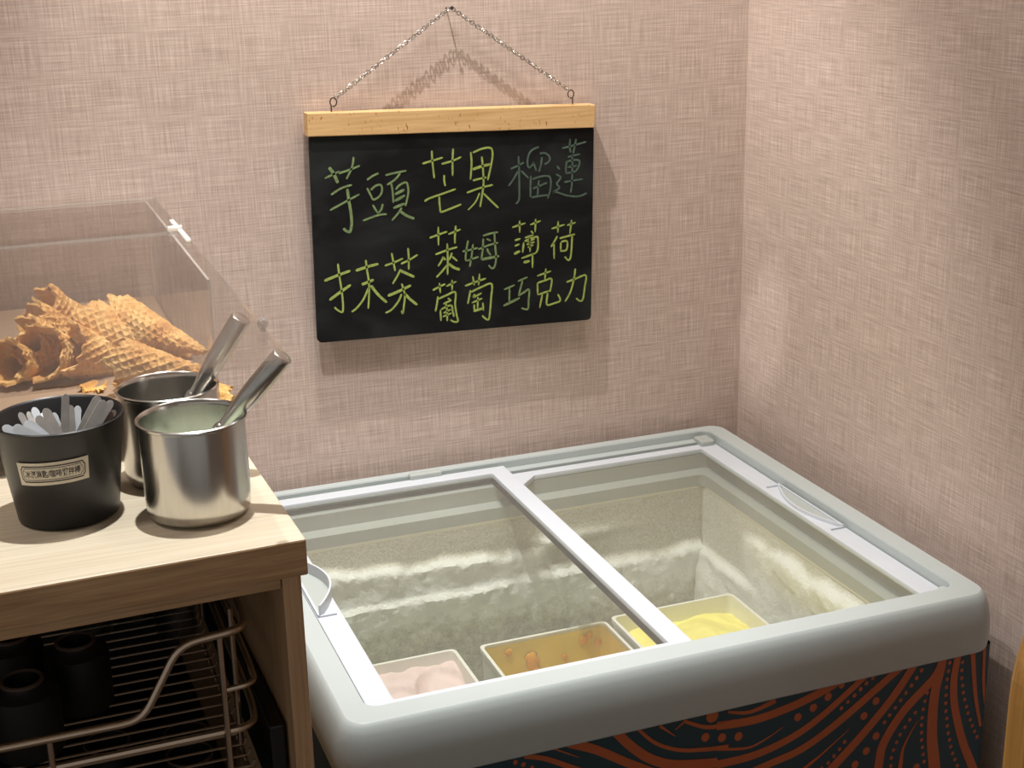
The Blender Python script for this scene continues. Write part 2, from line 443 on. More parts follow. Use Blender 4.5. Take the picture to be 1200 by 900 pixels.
RIBS=[(0.0107,0.0113,[(-0.4341,0.8130),(-0.3829,0.8096),(-0.3311,0.8166),(-0.2857,0.8288),(-0.2682,0.8370)]),
(0.0031,0.0069,[(-0.4193,0.8282),(-0.3902,0.8215),(-0.3560,0.8291)]),
(0.0044,0.0006,[(-0.4334,0.7821),(-0.3921,0.7739),(-0.3646,0.7812),(-0.3440,0.7912)]),
(0.0107,0.0082,[(-0.4329,0.7613),(-0.3813,0.7619),(-0.3292,0.7745),(-0.2875,0.7955),(-0.2382,0.8297),(-0.2250,0.8397)]),
(0.0094,0.0113,[(-0.5094,0.7131),(-0.3736,0.7422),(-0.3176,0.7542),(-0.2651,0.7805),(-0.1912,0.8289),(-0.1807,0.8371)]),
(0.0069,0.0006,[(-0.3761,0.6870),(-0.3110,0.7267),(-0.2847,0.7427),(-0.2504,0.7665)]),
(0.0126,0.0107,[(-0.3550,0.6454),(-0.2725,0.7172),(-0.2393,0.7461),(-0.1931,0.7923),(-0.1646,0.8302),(-0.1587,0.8412)]),
(0.0126,0.0126,[(-0.2184,0.6180),(-0.2048,0.7005),(-0.1995,0.7330),(-0.1723,0.7734),(-0.1299,0.8103),(-0.1186,0.8344)]),
(0.0188,0.0107,[(-0.0985,0.5472),(-0.1192,0.6793),(-0.1272,0.7303),(-0.1278,0.7848),(-0.1211,0.8190),(-0.1186,0.8344)]),
(0.0094,0.0006,[(-0.1812,0.6175),(-0.1721,0.6924),(-0.1686,0.7219),(-0.1502,0.7557)]),
(0.0126,0.0094,[(-0.0075,0.5519),(-0.0588,0.6644),(-0.0786,0.7078),(-0.0949,0.7593),(-0.1000,0.7966),(-0.0972,0.8299),(-0.0960,0.8385)]),
(0.0038,0.0088,[(-0.0525,0.7238),(-0.0647,0.7707),(-0.0741,0.8304),(-0.0751,0.8412)]),
(0.0038,0.0050,[(-0.0469,0.7484),(-0.0537,0.7864),(-0.0567,0.8302),(-0.0577,0.8412)]),
(0.0056,0.0067,[(-0.6748,0.8315),(-0.6491,0.8218),(-0.6162,0.8020),(-0.5130,0.7401)]),
(0.0112,0.0095,[(-0.6214,0.8354),(-0.5881,0.8187),(-0.5540,0.7956),(-0.5309,0.7810),(-0.4594,0.7357)]),
(0.0112,0.0126,[(-0.5626,0.8346),(-0.5426,0.8107),(-0.5194,0.7901),(-0.4899,0.7754),(-0.4481,0.7666),(-0.4329,0.7644)]),
(0.0039,0.0056,[(-0.5356,0.8326),(-0.5137,0.8097),(-0.4843,0.7936),(-0.4485,0.7856),(-0.4183,0.7823)]),
(0.0039,0.0073,[(-0.4760,0.8291),(-0.4491,0.8153),(-0.4251,0.8128),(-0.4101,0.8138)]),
(0.0008,0.0039,[(-0.4881,0.8125),(-0.5082,0.8306)]),
(0.0008,0.0033,[(-0.4882,0.8209),(-0.4746,0.8308)]),
(0.0006,0.0033,[(-0.6091,0.8141),(-0.6353,0.8300),(-0.7112,0.8763)])]
DOTS=[(-0.4269,0.7960,0.0053),(-0.4047,0.7924,0.0053),(-0.3243,0.7995,0.0050),(-0.3034,0.8075,0.0050),(-0.2833,0.8179,0.0050),(-0.2649,0.8294,0.0041),(-0.2635,0.7977,0.0025),(-0.2548,0.8045,0.0025),(-0.2458,0.8112,0.0028),(-0.2375,0.8181,0.0028),(-0.2295,0.8243,0.0028),(-0.2207,0.8294,0.0025),(-0.2141,0.7964,0.0050),(-0.2303,0.7796,0.0050),(-0.2109,0.7472,0.0050),(-0.2239,0.7291,0.0050),(-0.2392,0.7137,0.0050),(-0.1470,0.6880,0.0044),(-0.1997,0.7636,0.0025),(-0.1928,0.7720,0.0025),(-0.1852,0.7806,0.0025),(-0.1780,0.7893,0.0025),(-0.1708,0.7980,0.0025),(-0.1635,0.8067,0.0028),(-0.1563,0.8153,0.0028),(-0.1499,0.8245,0.0028),(-0.1859,0.6987,0.0025),(-0.1859,0.7101,0.0025),(-0.1836,0.7208,0.0025),(-0.1798,0.7308,0.0025),(-0.1752,0.7406,0.0025),(-0.1687,0.7495,0.0025),(-0.1622,0.7585,0.0025),(-0.1549,0.7669,0.0025),(-0.1358,0.6927,0.0025),(-0.1382,0.7036,0.0025),(-0.1402,0.7144,0.0025),(-0.1421,0.7251,0.0025),(-0.1430,0.7359,0.0025),(-0.1438,0.7466,0.0025),(-0.1439,0.7571,0.0025),(-0.1433,0.7689,0.0025),(-0.1415,0.7800,0.0025),(-0.1389,0.7909,0.0025),(-0.1083,0.8262,0.0025),(-0.1093,0.8147,0.0025),(-0.1102,0.8035,0.0025),(-0.1104,0.7924,0.0025),(-0.1103,0.7812,0.0025),(-0.1097,0.7699,0.0025),(-0.1083,0.7584,0.0025),(-0.1062,0.7473,0.0025),(-0.1045,0.7364,0.0025),(-0.1020,0.7255,0.0025),(-0.0992,0.7153,0.0025),(-0.0964,0.7046,0.0025),(-0.0927,0.6941,0.0025),(-0.0883,0.6841,0.0025),(-0.0839,0.6740,0.0025),(-0.0889,0.8228,0.0025),(-0.0890,0.8114,0.0025),(-0.0880,0.8004,0.0025),(-0.0855,0.7894,0.0025),(-0.0838,0.7789,0.0025),(-0.0809,0.7685,0.0025),(-0.0772,0.7575,0.0025),(-0.0740,0.7476,0.0025),(-0.0695,0.7370,0.0025),(-0.0655,0.7276,0.0025),(-0.0611,0.7184,0.0025),(-0.0566,0.7092,0.0025),(-0.2872,0.7209,0.0019),(-0.2784,0.7258,0.0025),(-0.2704,0.7332,0.0025),(-0.2632,0.7411,0.0025),(-0.2564,0.7498,0.0025),(-0.4488,0.8017,0.0053),(-0.6857,0.8264,0.0028),(-0.6763,0.8212,0.0028),(-0.6661,0.8152,0.0022),(-0.4405,0.8277,0.0078)]
pg = G()
for i_, (w0, w1, pts) in enumerate(RIBS): ribbon(pg, pts, w0, w1, -0.7248, 0.0005 + 0.00003 * i_)
for (x, z, r) in DOTS:
    pg.loops([[(x + r * math.cos(a * math.pi / 8), yy, z + r * 1.08 * math.sin(a * math.pi / 8)) for a in range(16)] for yy in (-0.7248, -0.7254)], caplast=True)
# the swirls go on further down the panel
for j_, rr in enumerate((0.07, 0.105, 0.14, 0.18, 0.225, 0.275)):
    ribbon(pg, [(-0.60 + rr * 1.25 * math.cos(math.radians(a)), 0.16 + rr * 1.35 * math.sin(math.radians(a))) for a in range(0, 181, 15)], 0.012 + 0.02 * rr, 0.008, -0.7248, 0.0012 + 0.00003 * j_)
    for a in range(8, 176, 12 if rr > 0.12 else 22):
        x, z, r = -0.60 + (rr + 0.019) * 1.25 * math.cos(math.radians(a)), 0.16 + (rr + 0.019) * 1.35 * math.sin(math.radians(a)), 0.0045
        pg.loops([[(x + r * math.cos(b * math.pi / 6), yy, z + r * math.sin(b * math.pi / 6)) for b in range(12)] for yy in (-0.7248, -0.7262)], caplast=True)
o = pg.make('printed_pattern', M['orange'], fz)
o['label'] = 'orange-brown printed waves and dots on the dark teal front'
bm = bmesh.new(); bm.from_mesh(o.data); off = wloc(fz)
for co, no in (((-0.0500 - off.x, 0, 0), (1, 0, 0)), ((-0.868 - off.x, 0, 0), (-1, 0, 0)), ((0, 0, 0.8395), (0, 0, 1)), ((0, 0, 0.07), (0, 0, -1))):
    bmesh.ops.bisect_plane(bm, geom=bm.verts[:] + bm.edges[:] + bm.faces[:], plane_co=co, plane_no=no, clear_outer=True)
bm.to_mesh(o.data); bm.free()

# frost on the liner
def sm(a, b, x):
    t = max(0.0, min(1.0, (x - a) / (b - a))); return t * t * (3 - 2 * t)
def frost_back(u, v):
    x = LX0 + 0.004 + (LX1 - LX0 - 0.008) * u; z = 0.838 - (0.838 - LZ) * v
    nz = noise.fractal(Vector((x * 14, z * 14, 3.0)), 1.0, 2.1, 4)
    nf = noise.fractal(Vector((x * 70, z * 70, 9.0)), 1.0, 2.1, 3)
    left = 1 - sm(-0.44, -0.38, x)
    ridge_z = 0.800 - 0.02 * sm(-0.8, -0.45, x) + 0.012 * nz
    r1 = left * sm(ridge_z + 0.012, ridge_z - 0.004, z) * (0.62 + 0.38 * sm(0.75, 0.79, z)) * (0.6 + 0.4 * sm(0.70, 0.74, z))
    ridge2 = 0.738 + 0.006 * nz
    r2 = (1 - left) * sm(ridge2 + 0.012, ridge2 - 0.006, z) * sm(0.60, 0.735, z)
    r3 = left * sm(0.745, 0.735, z) * sm(0.66, 0.735, z) * 0.5
    r4 = (1 - left) * math.exp(-((z - 0.795) / 0.008) ** 2) * math.exp(-((x + 0.40) / 0.09) ** 2) * 0.7
    d = max(0.0, 0.85 * r1 * sm(0.60, 0.73, z) + 0.75 * r2 + r3 + r4)
    d = max(0, d * (0.85 + 0.5 * nz))
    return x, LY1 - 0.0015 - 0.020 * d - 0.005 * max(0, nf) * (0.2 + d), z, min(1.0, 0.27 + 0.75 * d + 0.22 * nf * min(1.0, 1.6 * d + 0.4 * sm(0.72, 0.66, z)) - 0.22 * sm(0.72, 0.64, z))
def frost_right(u, v):
    y = LY1 - 0.004 - (LY1 - LY0 - 0.008) * u; z = 0.838 - (0.838 - LZ) * v
    nz = noise.fractal(Vector((y * 14, z * 14, 13.0)), 1.0, 2.1, 4)
    nf = noise.fractal(Vector((y * 70, z * 70, 19.0)), 1.0, 2.1, 3)
    front = sm(-0.22, -0.32, y)
    rz = 0.805 + 0.02 * front + 0.01 * nz
    d = front * sm(rz + 0.010, rz - 0.008, z) * (0.5 + 0.5 * math.exp(-((z - rz + 0.015) / 0.03) ** 2))
    d += (1 - front) * sm(0.745, 0.73, z) * 0.8
    d = max(0, d * (0.85 + 0.4 * nz))
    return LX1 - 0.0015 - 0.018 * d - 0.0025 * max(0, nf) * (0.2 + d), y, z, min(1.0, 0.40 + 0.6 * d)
def frost_left(u, v):
    y = LY1 - 0.004 - (LY1 - LY0 - 0.008) * u; z = 0.838 - (0.838 - LZ) * v
    nz = noise.fractal(Vector((y * 14, z * 14, 23.0)), 1.0, 2.1, 4)
    d = sm(0.80, 0.78, z + 0.01 * nz) * (0.7 + 0.4 * nz)
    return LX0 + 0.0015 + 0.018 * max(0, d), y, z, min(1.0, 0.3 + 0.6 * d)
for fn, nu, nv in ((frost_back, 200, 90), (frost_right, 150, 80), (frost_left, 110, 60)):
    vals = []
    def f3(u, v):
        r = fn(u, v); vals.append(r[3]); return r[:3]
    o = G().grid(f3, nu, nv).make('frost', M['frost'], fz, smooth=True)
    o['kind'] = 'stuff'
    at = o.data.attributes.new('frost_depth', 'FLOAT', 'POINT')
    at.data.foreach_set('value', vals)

# sliding lids
def lid(name, x0, x1, y0, y1, zt, th, gx0, gx1, gy0, gy1, label, chamfer=None):
    gg = G()
    out = [(x0, y0), (x1, y0), (x1, y1), (x0, y1)]
    inn = [(gx0, gy0), (gx1, gy0), (gx1, gy1), (gx0, gy1)]
    if chamfer:
        inn = [(gx0, gy0), (gx1, gy0), (gx1, gy1), (gx0 + chamfer, gy1), (gx0, gy1 - chamfer)]
        out = [(x0, y0), (x1, y0), (x1, y1), (x0 + chamfer, y1), (x0, y1)]
    L = [[(x, y, z) for x, y in P_] for P_, z in ((out, zt - th), (out, zt), (inn, zt), (inn, zt - th))]
    gg.loops(L, closed=True)
    fr = bevel(gg.make('sliding_lid', M['lid'], fz), 0.0012)
    fr['label'] = label
    pane = G()
    pane.loops([[(x, y, z) for x, y in ((gx0 - 0.003, gy0 - 0.003), (gx1 + 0.003, gy0 - 0.003), (gx1 + 0.003, gy1 + 0.003), (gx0 - 0.003, gy1 + 0.003))] for z in (zt - 0.0042, zt - 0.0040)], capfirst=True, caplast=True)
    pane.make('glass_pane', M['glass'], fr)
    return fr
ZL, ZR = 0.9080, 0.8970
lid_l = lid('sliding_lid', -0.8395, -0.447, -0.688, -0.0560, ZL, 0.0080, -0.808, -0.4745, -0.679, -0.0800, 'left white-framed sliding lid lying on top of the other')
lid_r = lid('sliding_lid', -0.470, -0.0835, -0.686, -0.0690, ZR, 0.0080, -0.440, -0.1155, -0.676, -0.0880, 'right sliding lid running underneath the left one', chamfer=0.032)
def handle(parent, xc, y0, y1, bow, z, h=0.010):
    gg = G(); n = 18; t = 0.0025; sgn = 1 if bow > 0 else -1
    A = [(xc + bow * math.sin(math.pi * k / n) ** 0.9, y0 + (y1 - y0) * k / n) for k in range(n + 1)]
    L = [[(x, y, z - 0.0005), (x, y, z + h), (x + sgn * t, y, z + h), (x + sgn * t, y, z - 0.0005)] for x, y in A]
    gg.loops(L, capfirst=True, caplast=True)
    for yy in (y0, y1):
        gg.box(min(xc, xc + sgn * 0.022), max(xc, xc + sgn * 0.022), yy - 0.0015, yy + 0.0015, z - 0.0005, z + 0.0025)
    gg.box(xc - 0.0015, xc + 0.0015, y0, y1, z - 0.0005, z + 0.003)
    hd = gg.make('lid_handle', M['lid'], parent, smooth=40)
    rc = G(); rc.loops([[(x, y, zz) for x, y in A] for zz in (z + 0.0002, z + 0.0008)], caplast=True)
    rc.make('finger_recess', M['collar'], parent)
    return hd
handle(lid_l, -0.8370, -0.455, -0.300, 0.030, ZL, 0.016)
handle(lid_r, -0.0865, -0.454, -0.280, -0.024, ZR, 0.005)
# plastic lid stops on the rear rail
for (x0, x1, y0, y1, z0, z1) in ((-0.600, -0.548, -0.0600, -0.0470, 0.9085, 0.9165), (-0.112, -0.088, -0.082, -0.052, 0.9000, 0.9060)):
    bevel(G().box(x0, x1, y0, y1, z0 - 0.012, z1).make('lid_stop', M['collar'], fz), 0.003, 3)
G().box(-0.4745, -0.4725, -0.678, -0.082, 0.8900, 0.9005).make('lid_seal', M['rubber'], lid_l)
bevel(G().box(-0.0960, -0.0860, -0.6880, -0.6760, 0.888, 0.9060).make('lid_stop', M['rim'], fz), 0.002)

# ------------------------------------------------------------------ ice cream tubs
def tub(x0, x1, y0, y1, zt, h, label):
    e = empty('ice_cream_tub', ((x0 + x1) / 2, (y0 + y1) / 2, zt - h), label, 'ice cream tub', 'ice cream tubs inside the freezer')
    t = 0.0035
    def R(d, z): return rrect(x0 + d, x1 - d, y0 + d, y1 - d, 0.008, z, 3)
    gg = G()
    gg.loops([R(0.006, zt - h), R(0.002, zt - 0.006), R(0.0, zt - 0.006), R(0.0, zt), R(t + 0.001, zt), R(t + 0.004, zt - h + 0.003)], capfirst=True, caplast=True)
    gg.make('tub_wall', M['tub'], e, smooth=35)
    return e
ZT = 0.752; TH = 0.202
t1 = tub(-0.795, -0.620, -0.640, -0.314, ZT, TH, 'white plastic tub of pale pink ice cream at the left in the freezer')
t2 = tub(-0.587, -0.393, -0.640, -0.320, ZT, TH, 'nearly empty white tub smeared with orange-yellow mango ice cream')
t3 = tub(-0.382, -0.182, -0.640, -0.312, ZT, TH, 'white tub filled with a lemon-yellow mound of ice cream')
def cream(name, x0, x1, y0, y1, fz_, m_, parent, nu=70, nv=90):
    return G().grid(lambda u, v: (x0 + (x1 - x0) * u, y1 + (y0 - y1) * v, fz_(u, v)), nu, nv).make(name, m_, parent, smooth=True)
def pink_h(u, v):
    n_ = noise.fractal(Vector((u * 5, v * 7, 2.2)), 1.0, 2, 3)
    z = ZT - 0.016 + 0.004 * n_
    for (cu, cv, ru, rv, dp) in ((0.80, 0.30, 0.26, 0.26, 0.022), (0.40, 0.36, 0.24, 0.24, 0.018), (0.10, 0.50, 0.22, 0.3, 0.014), (0.6, 0.75, 0.4, 0.25, 0.02)):
        d = ((u - cu) / ru) ** 2 + ((v - cv) / rv) ** 2
        if d < 1: z -= dp * (1 - d) ** 0.5
    return z
def yellow_h(u, v):
    n_ = noise.fractal(Vector((u * 4, v * 6, 7.7)), 1.0, 2, 4)
    d = ((u - 0.55) / 0.5) ** 2 + ((v - 0.45) / 0.5) ** 2
    z = ZT - 0.030 + 0.024 * math.exp(-d * 1.3) + 0.006 * n_
    z -= 0.006 * math.exp(-((math.hypot((u - 0.6), (v - 0.35)) - 0.34) / 0.03) ** 2)
    return z
cream('ice_cream', -0.7905, -0.6245, -0.6355, -0.3185, pink_h, M['pink'], t1)['label'] = 'pale pink ice cream with scooped hollows'
cream('ice_cream', -0.3775, -0.1865, -0.6355, -0.3165, yellow_h, M['yellow'], t3)['label'] = 'lemon-yellow ice cream mound'
rs = G()
rs.loops([rrect(-0.5815, -0.3985, -0.6345, -0.3255, 0.006, ZT - 0.004, 3), rrect(-0.579, -0.401, -0.632, -0.328, 0.006, ZT - 0.17, 3)], caplast=True)
rs.make('ice_cream_residue', M['mango'], t2, smooth=35)['label'] = 'thin orange-yellow film of mango ice cream'
for (px, pz, s) in ((-0.510, -0.036, 0.011), (-0.505, -0.052, 0.007), (-0.545, -0.016, 0.005), (-0.43, -0.02, 0.006), (-0.42, -0.014, 0.004), (-0.408, -0.028, 0.005), (-0.57, -0.03, 0.003), (-0.46, -0.04, 0.004)):
    sm_ = G(); L = []
    for i in range(7):
        a = math.pi * (i + 0.5) / 7
        L.append([(px + s * math.sin(a) * math.cos(b * math.pi / 5) * (1 + 0.7 * noise.noise(Vector((b * 0.9, i * 0.7, px * 50)))), -0.3275 - 0.28 * s * max(0, math.sin(a) * math.sin(b * math.pi / 5)) , ZT + pz + s * 1.25 * math.cos(a)) for b in range(10)])
    sm_.loops(L, capfirst=True, caplast=True)
    sm_.make('ice_cream_smear', M['mango_blob'], t2, smooth=True)

# ------------------------------------------------------------------ chalkboard sign
sg = empty('chalkboard_sign', (-0.495, -0.02, 1.12), 'black chalkboard menu with green handwriting hanging from a bamboo bar and chain', 'chalkboard')
YB, YF = -0.0080, -0.0320
tl, tr, br, bl = (-0.7174,-0.0320,1.4666), (-0.2767,-0.0320,1.4527), (-0.2785,-0.0320,1.4185), (-0.7187,-0.0320,1.4341)
bevel(G().hexa([tl, tr, br, bl] + [(p[0], YB, p[2]) for p in (tl, tr, br, bl)]).make('hanging_bar', M['bamboo'], sg), 0.0012)['label'] = 'pale speckled bamboo bar'
tl, tr, br, bl = (-0.7155,-0.0260,1.4362), (-0.2770,-0.0260,1.4209), (-0.2833,-0.0260,1.1177), (-0.7218,-0.0260,1.1323)
def sheet_outline(y):
    P_ = [Vector(p) for p in (tl, tr, br, bl)]
    out = []
    for i, p in enumerate(P_):
        a = (P_[i - 1] - p).normalized(); b = (P_[(i + 1) % 4] - p).normalized()
        r = 0.008
        out += arc_pts(p + a * r, p, p + b * r, 5)
    return [(p.x, y, p.z) for p in out]
G().loops([sheet_outline(-0.0262), sheet_outline(-0.0200)], capfirst=True, caplast=True).make('slate_sheet', M['board'], sg)
CHALK = [
('taro first character',1,[(0.0030,[(-0.6967,1.3731),(-0.6746,1.3819)]),(0.0050,[(-0.6895,1.3884),(-0.6832,1.3785),(-0.6781,1.3652)]),(0.0030,[(-0.6762,1.3786),(-0.6578,1.3833),(-0.6443,1.3875)]),(0.0030,[(-0.6529,1.4006),(-0.6546,1.3906),(-0.6587,1.3807),(-0.6653,1.3696)]),(0.0030,[(-0.6891,1.3490),(-0.6733,1.3573),(-0.6577,1.3608)]),(0.0030,[(-0.6919,1.3269),(-0.6703,1.3364),(-0.6472,1.3465)]),(0.0042,[(-0.6647,1.3556),(-0.6632,1.3379),(-0.6612,1.3184),(-0.6612,1.3045),(-0.6636,1.2943),(-0.6665,1.2932),(-0.6706,1.2956),(-0.6736,1.2990)])]),
('taro second character',1,[(0.0030,[(-0.6349,1.3661),(-0.6261,1.3714),(-0.6172,1.3745)]),(0.0030,[(-0.6355,1.3546),(-0.6311,1.3449),(-0.6273,1.3363)]),(0.0030,[(-0.6300,1.3510),(-0.6226,1.3566),(-0.6155,1.3575),(-0.6129,1.3524),(-0.6147,1.3450),(-0.6200,1.3392),(-0.6273,1.3363)]),(0.0030,[(-0.6283,1.3295),(-0.6212,1.3163)]),(0.0030,[(-0.6133,1.3296),(-0.6159,1.3214),(-0.6212,1.3163)]),(0.0030,[(-0.6440,1.3075),(-0.6213,1.3135),(-0.6079,1.3141)]),(0.0030,[(-0.6070,1.3708),(-0.5905,1.3734),(-0.5753,1.3750)]),(0.0030,[(-0.5848,1.3723),(-0.5924,1.3639),(-0.6053,1.3566)]),(0.0030,[(-0.5990,1.3589),(-0.5975,1.3463),(-0.5971,1.3296)]),(0.0030,[(-0.5924,1.3487),(-0.5871,1.3545),(-0.5775,1.3582),(-0.5744,1.3542),(-0.5740,1.3416),(-0.5791,1.3232)]),(0.0042,[(-0.5941,1.3419),(-0.5794,1.3479)]),(0.0042,[(-0.5950,1.3322),(-0.5791,1.3393)]),(0.0042,[(-0.5975,1.3220),(-0.5797,1.3274)]),(0.0030,[(-0.5845,1.3216),(-0.5919,1.3124),(-0.6005,1.3040)]),(0.0042,[(-0.5867,1.3161),(-0.5776,1.3090),(-0.5662,1.3038)])]),
('matcha first character',0,[(0.0042,[(-0.7065,1.2245),(-0.6864,1.2305),(-0.6669,1.2356)]),(0.0030,[(-0.6849,1.2480),(-0.6837,1.2281),(-0.6815,1.2051),(-0.6809,1.1850),(-0.6825,1.1751),(-0.6894,1.1787),(-0.6937,1.1835)]),(0.0042,[(-0.7006,1.1950),(-0.6836,1.2053),(-0.6674,1.2146)]),(0.0042,[(-0.6588,1.2347),(-0.6417,1.2387),(-0.6242,1.2416)]),(0.0030,[(-0.6430,1.2492),(-0.6419,1.2337),(-0.6400,1.2164),(-0.6407,1.1978),(-0.6431,1.1757)]),(0.0042,[(-0.6510,1.2130),(-0.6415,1.2158),(-0.6324,1.2185)]),(0.0030,[(-0.6404,1.2079),(-0.6500,1.1902),(-0.6608,1.1784),(-0.6685,1.1735)]),(0.0042,[(-0.6374,1.2104),(-0.6266,1.1949),(-0.6142,1.1819)])]),
('matcha second character',0,[(0.0030,[(-0.6147,1.2377),(-0.6011,1.2410),(-0.5863,1.2460)]),(0.0030,[(-0.6033,1.2558),(-0.6011,1.2410),(-0.5992,1.2283)]),(0.0030,[(-0.5898,1.2382),(-0.5777,1.2423),(-0.5634,1.2495)]),(0.0030,[(-0.5779,1.2609),(-0.5775,1.2459),(-0.5783,1.2284)]),(0.0030,[(-0.5907,1.2300),(-0.5962,1.2205),(-0.6041,1.2091)]),(0.0042,[(-0.5908,1.2278),(-0.5815,1.2226),(-0.5700,1.2163)]),(0.0042,[(-0.6122,1.1919),(-0.5944,1.1972),(-0.5760,1.2042)]),(0.0030,[(-0.5902,1.2083),(-0.5877,1.1994),(-0.5859,1.1890),(-0.5881,1.1747),(-0.5904,1.1625),(-0.5921,1.1671)]),(0.0030,[(-0.5909,1.1925),(-0.5966,1.1815),(-0.6074,1.1703),(-0.6171,1.1663)]),(0.0042,[(-0.5865,1.1927),(-0.5774,1.1823),(-0.5674,1.1731)])]),
('mango first character',0,[(0.0030,[(-0.5505,1.3834),(-0.5360,1.3864),(-0.5191,1.3901)]),(0.0030,[(-0.5354,1.4013),(-0.5353,1.3870),(-0.5333,1.3606)]),(0.0030,[(-0.5211,1.3807),(-0.5045,1.3841),(-0.4904,1.3889)]),(0.0030,[(-0.5026,1.4021),(-0.5042,1.3847),(-0.5049,1.3621)]),(0.0030,[(-0.5178,1.3644),(-0.5181,1.3556),(-0.5167,1.3479)]),(0.0030,[(-0.5495,1.3278),(-0.5421,1.3317),(-0.5194,1.3374),(-0.5007,1.3422)]),(0.0030,[(-0.5265,1.3329),(-0.5266,1.3221),(-0.5255,1.3093)]),(0.0030,[(-0.5255,1.3093),(-0.5097,1.3137),(-0.4928,1.3189)])]),
('mango second character',0,[(0.0030,[(-0.4756,1.3951),(-0.4748,1.3775),(-0.4773,1.3543)]),(0.0030,[(-0.4723,1.3937),(-0.4588,1.3983),(-0.4468,1.3994),(-0.4418,1.3946),(-0.4426,1.3802),(-0.4501,1.3515)]),(0.0042,[(-0.4731,1.3692),(-0.4596,1.3726),(-0.4454,1.3747)]),(0.0030,[(-0.4736,1.3527),(-0.4628,1.3544),(-0.4520,1.3558)]),(0.0030,[(-0.4585,1.3870),(-0.4571,1.3660),(-0.4570,1.3457),(-0.4610,1.3230),(-0.4634,1.3123)]),(0.0030,[(-0.4835,1.3353),(-0.4632,1.3405),(-0.4422,1.3439)]),(0.0024,[(-0.4634,1.3335),(-0.4706,1.3200),(-0.4824,1.3094)]),(0.0030,[(-0.4574,1.3323),(-0.4449,1.3191),(-0.4343,1.3085)])]),
('durian first character',2,[(0.0030,[(-0.4131,1.3653),(-0.4028,1.3689),(-0.3917,1.3736)]),(0.0030,[(-0.4004,1.3834),(-0.3999,1.3617),(-0.4000,1.3360),(-0.4011,1.3180),(-0.4061,1.3120)]),(0.0030,[(-0.4009,1.3618),(-0.4101,1.3484),(-0.4171,1.3400)]),(0.0030,[(-0.3968,1.3615),(-0.3846,1.3490)]),(0.0030,[(-0.3673,1.3951),(-0.3790,1.3908),(-0.3847,1.3823),(-0.3863,1.3709),(-0.3836,1.3650),(-0.3774,1.3696),(-0.3766,1.3721),(-0.3720,1.3589)]),(0.0030,[(-0.3627,1.3794),(-0.3642,1.3693),(-0.3679,1.3573)]),(0.0030,[(-0.3661,1.3848),(-0.3571,1.3848),(-0.3502,1.3785),(-0.3517,1.3716),(-0.3587,1.3682)]),(0.0030,[(-0.3811,1.3526),(-0.3821,1.3346),(-0.3824,1.3204)]),(0.0030,[(-0.3785,1.3472),(-0.3659,1.3501),(-0.3520,1.3497),(-0.3487,1.3410),(-0.3503,1.3268),(-0.3546,1.3161)]),(0.0030,[(-0.3780,1.3330),(-0.3662,1.3365),(-0.3550,1.3402)]),(0.0030,[(-0.3681,1.3451),(-0.3697,1.3336),(-0.3706,1.3220)]),(0.0030,[(-0.3810,1.3196),(-0.3650,1.3209),(-0.3525,1.3211)])]),
('durian second character',2,[(0.0030,[(-0.3299,1.3902),(-0.3110,1.3931),(-0.2899,1.3974)]),(0.0030,[(-0.3165,1.4037),(-0.3173,1.3929),(-0.3160,1.3825)]),(0.0030,[(-0.3067,1.4030),(-0.3089,1.3923),(-0.3118,1.3809)]),(0.0030,[(-0.3203,1.3763),(-0.3097,1.3782),(-0.3006,1.3794)]),(0.0030,[(-0.3224,1.3701),(-0.3239,1.3598),(-0.3233,1.3513)]),(0.0030,[(-0.3217,1.3694),(-0.3112,1.3712),(-0.3020,1.3698),(-0.3021,1.3621),(-0.3071,1.3540)]),(0.0030,[(-0.3211,1.3609),(-0.3056,1.3623)]),(0.0030,[(-0.3233,1.3520),(-0.3142,1.3526),(-0.3071,1.3540)]),(0.0030,[(-0.3132,1.3784),(-0.3134,1.3551),(-0.3144,1.3331),(-0.3166,1.3215)]),(0.0030,[(-0.3270,1.3386),(-0.3115,1.3400),(-0.2959,1.3410)]),(0.0030,[(-0.3386,1.3642),(-0.3338,1.3586)]),(0.0030,[(-0.3401,1.3520),(-0.3325,1.3462),(-0.3389,1.3376),(-0.3348,1.3308),(-0.3426,1.3262),(-0.3461,1.3232)]),(0.0030,[(-0.3461,1.3232),(-0.3398,1.3247),(-0.3230,1.3181),(-0.3032,1.3151),(-0.2896,1.3190)])]),
('rum first character',0,[(0.0030,[(-0.5441,1.2728),(-0.5309,1.2762),(-0.5163,1.2799)]),(0.0030,[(-0.5299,1.2882),(-0.5306,1.2604)]),(0.0030,[(-0.5146,1.2756),(-0.4950,1.2813)]),(0.0030,[(-0.5025,1.2876),(-0.5044,1.2719),(-0.5048,1.2607)]),(0.0030,[(-0.5359,1.2469),(-0.5183,1.2517),(-0.5011,1.2551)]),(0.0030,[(-0.5170,1.2619),(-0.5169,1.2375),(-0.5182,1.2140)]),(0.0030,[(-0.5235,1.2428),(-0.5266,1.2366),(-0.5324,1.2287)]),(0.0030,[(-0.5235,1.2419),(-0.5204,1.2369)]),(0.0030,[(-0.5098,1.2471),(-0.5125,1.2408),(-0.5150,1.2364)]),(0.0030,[(-0.5100,1.2415),(-0.5021,1.2338)]),(0.0030,[(-0.5182,1.2291),(-0.5273,1.2197),(-0.5357,1.2121)]),(0.0042,[(-0.5152,1.2307),(-0.5077,1.2243),(-0.4984,1.2202)])]),
